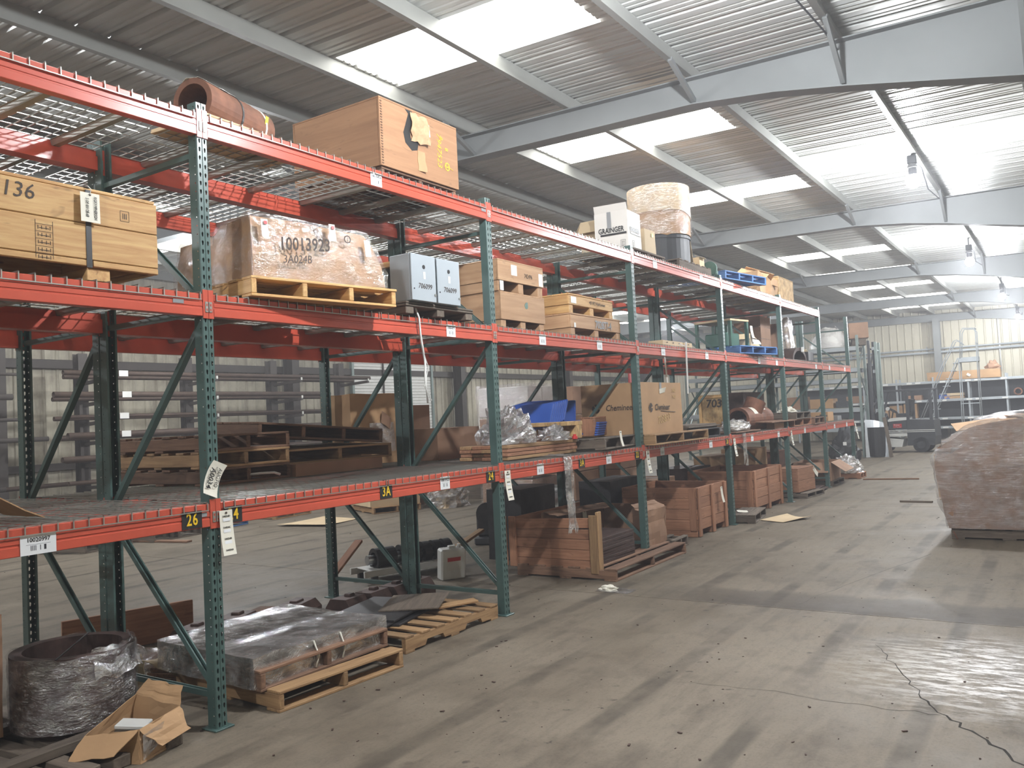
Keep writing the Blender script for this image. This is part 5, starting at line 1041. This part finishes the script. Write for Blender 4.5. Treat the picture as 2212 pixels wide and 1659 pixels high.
for x, dx in ((.1, .0), (.78, 0), (-.62, -.28)):
    for s in (-1, 1): p, q = Vector((x+dx, s*.42, .95)), Vector((x, s*.42, 1.98)); d = q-p; o = B().box((0, 0, 0), (.09 if x > 0 else .06, .06, d.length)).obj('guard_post', 'dark', t, (p+q)/2); o.rotation_euler = d.to_track_quat('Z', 'Y').to_euler()
for i in range(7): board('guard_bar', (.04, .84, .04), 'dark', t, (-.6+.23*i, 0, 1.99))
for s in (-1, 1): board('guard_rail', (1.5, .06, .06), 'dark', t, (.1, s*.42, 1.99))
board('seat', (.4, .45, .12), 'black', t, (-.1, 0, 1.19)); board('seat_back', (.12, .45, .5), 'black', t, (.12, 0, 1.45), (0, .15, 0)); B().tube((-.5, 0, 1.0), (-.42, 0, 1.35), .02, 8).tube((-.43, 0, 1.33), (-.41, 0, 1.36), .17, 20, inner=.14).obj('steering_wheel', 'black', t)
for s in (-1, 1): board('mast_rail', (.1, .08, 2.9), 'dark', t, (-1.02, s*.3, 1.5)); board('mast_rail', (.07, .06, 2.7), 'dark', t, (-1.12, s*.22, 1.45)); board('fork', (.9, .1, .04), 'steel', t, (-1.62, s*.2, .08))
for z in (.5, 1.6, 2.9): board('mast_tie', (.05, .66, .08), 'dark', t, (-1.0, 0, z))
board('carriage', (.06, .8, .4), 'steel', t, (-1.2, 0, .3)); lump((.5, .6, .5), .25, 2, 80, 14, 8).obj('control_hood', 'black', t, (-.75, 0, .84))
for i, (x, z) in enumerate(((-.85, 1.35), (-.5, 1.42))): B().tube((x, -.4, z), (x, -.36, z), .06, 14).obj('headlamp', 'white', t)
# rolling ladder
t = thing('rolling_ladder', 'grey rolling ladder with platform in front of the back shelves', 'ladder', (0, 33.0, 0), 0)
RL = lambda *pts, r=.018, nm='rail': B().path(pts, r, 6).obj(nm, 'shelfgrey', t, smooth=True)
for y in (-.3, .3):
    RL((-.35, y, .1), (.98, y, 3.02), nm='stringer'); RL((-.3, y, 1.0), (.55, y, 2.95), (.9, y, 3.62), (1.0, y, 3.66), (1.15, y, 3.5), nm='handrail'); RL((.98, y, .1), (1.02, y, 2.98), nm='rear_leg'); RL((1.55, y, .1), (1.58, y, 3.9), (1.52, y, 4.02), (1.2, y, 4.04), (1.12, y, 3.9), (1.06, y, 3.0), nm='guard_rail'); RL((-.3, y, .15), (1.55, y, .15), nm='base_rail'); RL((.98, y, .7), (1.55, y, .7)); RL((.98, y, 1.45), (1.55, y, 1.45))
for i in range(11): f = (i+.6)/11.2; board('tread', (.18, .58, .025), 'shelfgrey', t, (-.35+1.33*f, 0, .1+2.92*f))
board('platform', (.62, .62, .16), 'shelfgrey', t, (1.3, 0, 2.96)); RL((1.56, -.3, 3.5), (1.56, .3, 3.5)); RL((1.56, -.3, 4.02), (1.56, .3, 4.02))
for x in (-.3, 1.5):
    for y in (-.3, .3): B().tube((x, y-.02, .07), (x, y+.02, .07), .068, 14).obj('caster', 'black', t)
# shelving along the back wall
t = thing('shelf_unit', 'long grey shelving along the back wall with white price cards', 'shelves', (0, 38.3, 0))
SZ = (.5, .86, 1.6, 2.36)
for x in (-6.0, -3.2, -1.9, -.52, .75, 2.07, 3.4, 4.7):
    for y in (0, .9): board('post', (.07, .07, 2.55), 'shelfgrey', t, (x, y, 1.275))
for z in SZ:
    board('shelf_board', (10.7, .86, .03), 'shelfgrey', t, (-.65, .46, z+.02)); board('front_beam', (10.7, .04, .09), 'shelfgrey', t, (-.65, -.045, z-.02))
    for i in range(14): board('price_card', (.2, .003, .06), 'white', t, (-5.2+.72*i+.2*((i*7) % 3-1), -.068, z-.02), ch=.0004)
board('back_panel', (10.7, .02, 1.9), 'dark', t, (-.65, .93, 1.35))
c = carton('long tan carton lying on top of the back shelves', (.6, 38.5, 2.40), -.03, (2.6, .5, .34), 'card', 0, False, sag=.02, seed=9); board('torn_paper', (.14, .01, .1), 'paper', c, (.2, -.27, .16), (0, .6, 0))
t = thing('scrap_bundle', 'small brown bundle on the long carton over the back shelves', 'bundle', (1.65, 38.5, 2.76)); lump((.5, .4, .3), .4, 2.5, 90, 14, 8).obj('bundle', 'card2', t)
for i, (x, z, w, h, m) in enumerate(((-.15, 1.64, .4, .16, 'blue'), (.2, 1.64, .7, .1, 'card'), (.25, 1.76, .6, .1, 'cardpale'), (-2.6, .9, .6, .5, 'card'), (-2.0, .9, .5, .55, 'card'), (-1.45, .9, .5, .6, 'card'), (-1.3, 1.64, .6, .2, 'card2'), (-3.6, 1.64, .7, .3, 'card2'))): carton(('blue', 'flat tan', 'flat pale', 'left brown', 'middle brown', 'right brown', 'dark tan', 'far brown')[i]+' box on the back-wall shelving', (x, 38.65, z+.0), 0, (w, .5, h), m, 0, False)
for i, x in enumerate((2.45, 2.85)):
    t = thing('pipe_coil', ('left' if i == 0 else 'right')+' dark pipe end on the upper back shelf', 'pipe', (x, 38.3, 1.64+.16)); B().tube((0, 0, 0), (0, .7, 0), .15, 20, inner=.1).obj('pipe_wall', 'rust', t)
# bundle on the right
pallet('grey pallet under the huge film-wrapped cardboard at right', (3.48, 11.95, 0), 0, 'greywood', 1.2, 1.2, 6, 3, 4)
t = thing('wrapped_cartons', 'huge film-wrapped heap of brown cardboard on a pallet at right', 'cartons', (3.50, 11.95, PH+.003))
def bulge(p):
    x, y, z = p; k = z/1.2; s = 1+.16*min(1, z/.7)-.16*max(0, (z-.8)/.4); return (x*s, y*s, z+(.08*math.sin(x*3+1)+.05*math.sin(y*5) if z > 1.0 else 0)+(-.22*max(0, -.35-x)*2 if z > 1.0 else 0))
wrinkled_box((1.28, 1.25, 1.2), 18, .02, 3, 100, fn=bulge).obj('cardboard_heap', 'card2', t)
for i, (x, y, z, d, ro) in enumerate(((-.2, -.3, 1.23, (.7, .5, .008), (.15, -.1, .2)), (.35, .1, 1.25, (.6, .6, .008), (-.1, .12, -.3)), (-.35, .2, 1.14, (.5, .5, .008), (.1, -.35, .1)))): board('loose_flap', d, 'card', t, (x, y, z), ro, .002)
board('edge_board', (.1, .02, .55), 'card', t, (-.68, -.66, .62), (0, -.06, 0))
wrinkled_box((1.33, 1.3, 1.24), 30, .03, 6, 101, fn=bulge).obj('stretch_wrap', 'filmbig', t, smooth=True)
tag(board('loose_stick', (.5, .05, .03), 'greywood', None, (1.95, 15.2, .016), (0, 0, -.1)), 'pale stick on the floor left of the film-wrapped heap', 'stick'); tag(board('bent_rod', (.012, .012, .1), 'rust', None, (2.93, 11.3, .05), (.0, -.4, 0)), 'rusty rod end under the film-wrapped heap', 'rod')
# floor litter
db = B(); r4 = random.Random(5)
for i in range(420):
    x, y = r4.uniform(-1.4, 4.2), r4.uniform(2.6, 16) if i % 3 else r4.uniform(2.8, 6.5)
    if i > 330: x, y = r4.uniform(-11, -2), r4.uniform(4, 16)
    s = r4.choice((.004, .005, .006, .008, .012)); db.cham((s*r4.uniform(1, 2.4), s, s*.4), .002, (0, 0, 0), Matrix.Translation((x, y, s*.2+.001)) @ Matrix.Rotation(r4.uniform(0, PI), 4, 'Z'))
stuff(tag(db.obj('floor_debris', 'rustdark'), 'dark crumbs of dirt and chips scattered over the floor', 'debris'))
for i, (x, y, l) in enumerate(((.35, 7.3, 'crumpled white scrap and film on the floor at the open crate'), (-9.3, 9.0, 'white scrap on the far floor'))):
    t = thing('paper_scrap', l, 'litter', (x, y, 0)); lump((.2, .14, .05), .4, 3, 110+i, 12, 6).obj('scrap', 'paper', t); B().grid(lambda u, v: (-.1+.35*u, -.1+.2*v, .004+.02*abs(nz((u*4, v*4, 1)))), 8, 6).obj('film_scrap', 'filmv', t, smooth=True)

def crack(pts, w, seed):
    r = random.Random(seed); L, Rr_ = [], []
    P = [Vector((*p, 0)) for p in pts]; Q = []
    for a, b in zip(P, P[1:]): Q += [a.lerp(b, i/6)+Vector((r.uniform(-.02, .02), r.uniform(-.02, .02), 0)) for i in range(6)]
    Q.append(P[-1]); vs = []
    for i, q in enumerate(Q):
        d = (Q[min(i+1, len(Q)-1)]-Q[max(i-1, 0)]).normalized(); n = Vector((-d.y, d.x, 0)); k = w*(.35+1.1*i/len(Q))*r.uniform(.5, 1.3); vs += [tuple(q+n*k+Vector((0, 0, .0006))), tuple(q-n*k+Vector((0, 0, .0006)))]
    o = B().add(vs, [(2*i, 2*i+1, 2*i+3, 2*i+2) for i in range(len(Q)-1)]).obj('floor_crack', 'joint', fl); o.matrix_parent_inverse = fl.matrix_basis.inverted()
crack([(2.95, 6.3), (3.15, 5.83), (3.36, 5.34), (3.51, 5.04), (3.72, 4.76), (3.95, 4.45)], .006, 1)
crack([(1.9, 4.98), (2.5, 5.05), (3.1, 5.02), (3.5, 5.04)], .002, 2); crack([(2.1, 7.1), (2.3, 8.2), (2.8, 10.2)], .002, 3)

# ================================================================ lettering becomes mesh, ids stay apart
bpy.context.view_layer.update(); dg = bpy.context.evaluated_depsgraph_get(); cache = {}
for o in [o for o in S.objects if o.type == 'FONT']:
    cu = o.data; key = (cu.body, round(cu.size, 4), round(cu.offset, 5), round(cu.shear, 2), round(cu.space_character, 2), cu.materials[0].name)
    if key not in cache: cache[key] = bpy.data.meshes.new_from_object(o.evaluated_get(dg)); cache[key].name = 'lettering'
    nm = o.name.split('.')[0]; par, mb = o.parent, o.matrix_basis.copy(); bpy.data.objects.remove(o)
    n = put(nm, cache[key], par); n.matrix_basis = mb; stuff(n)
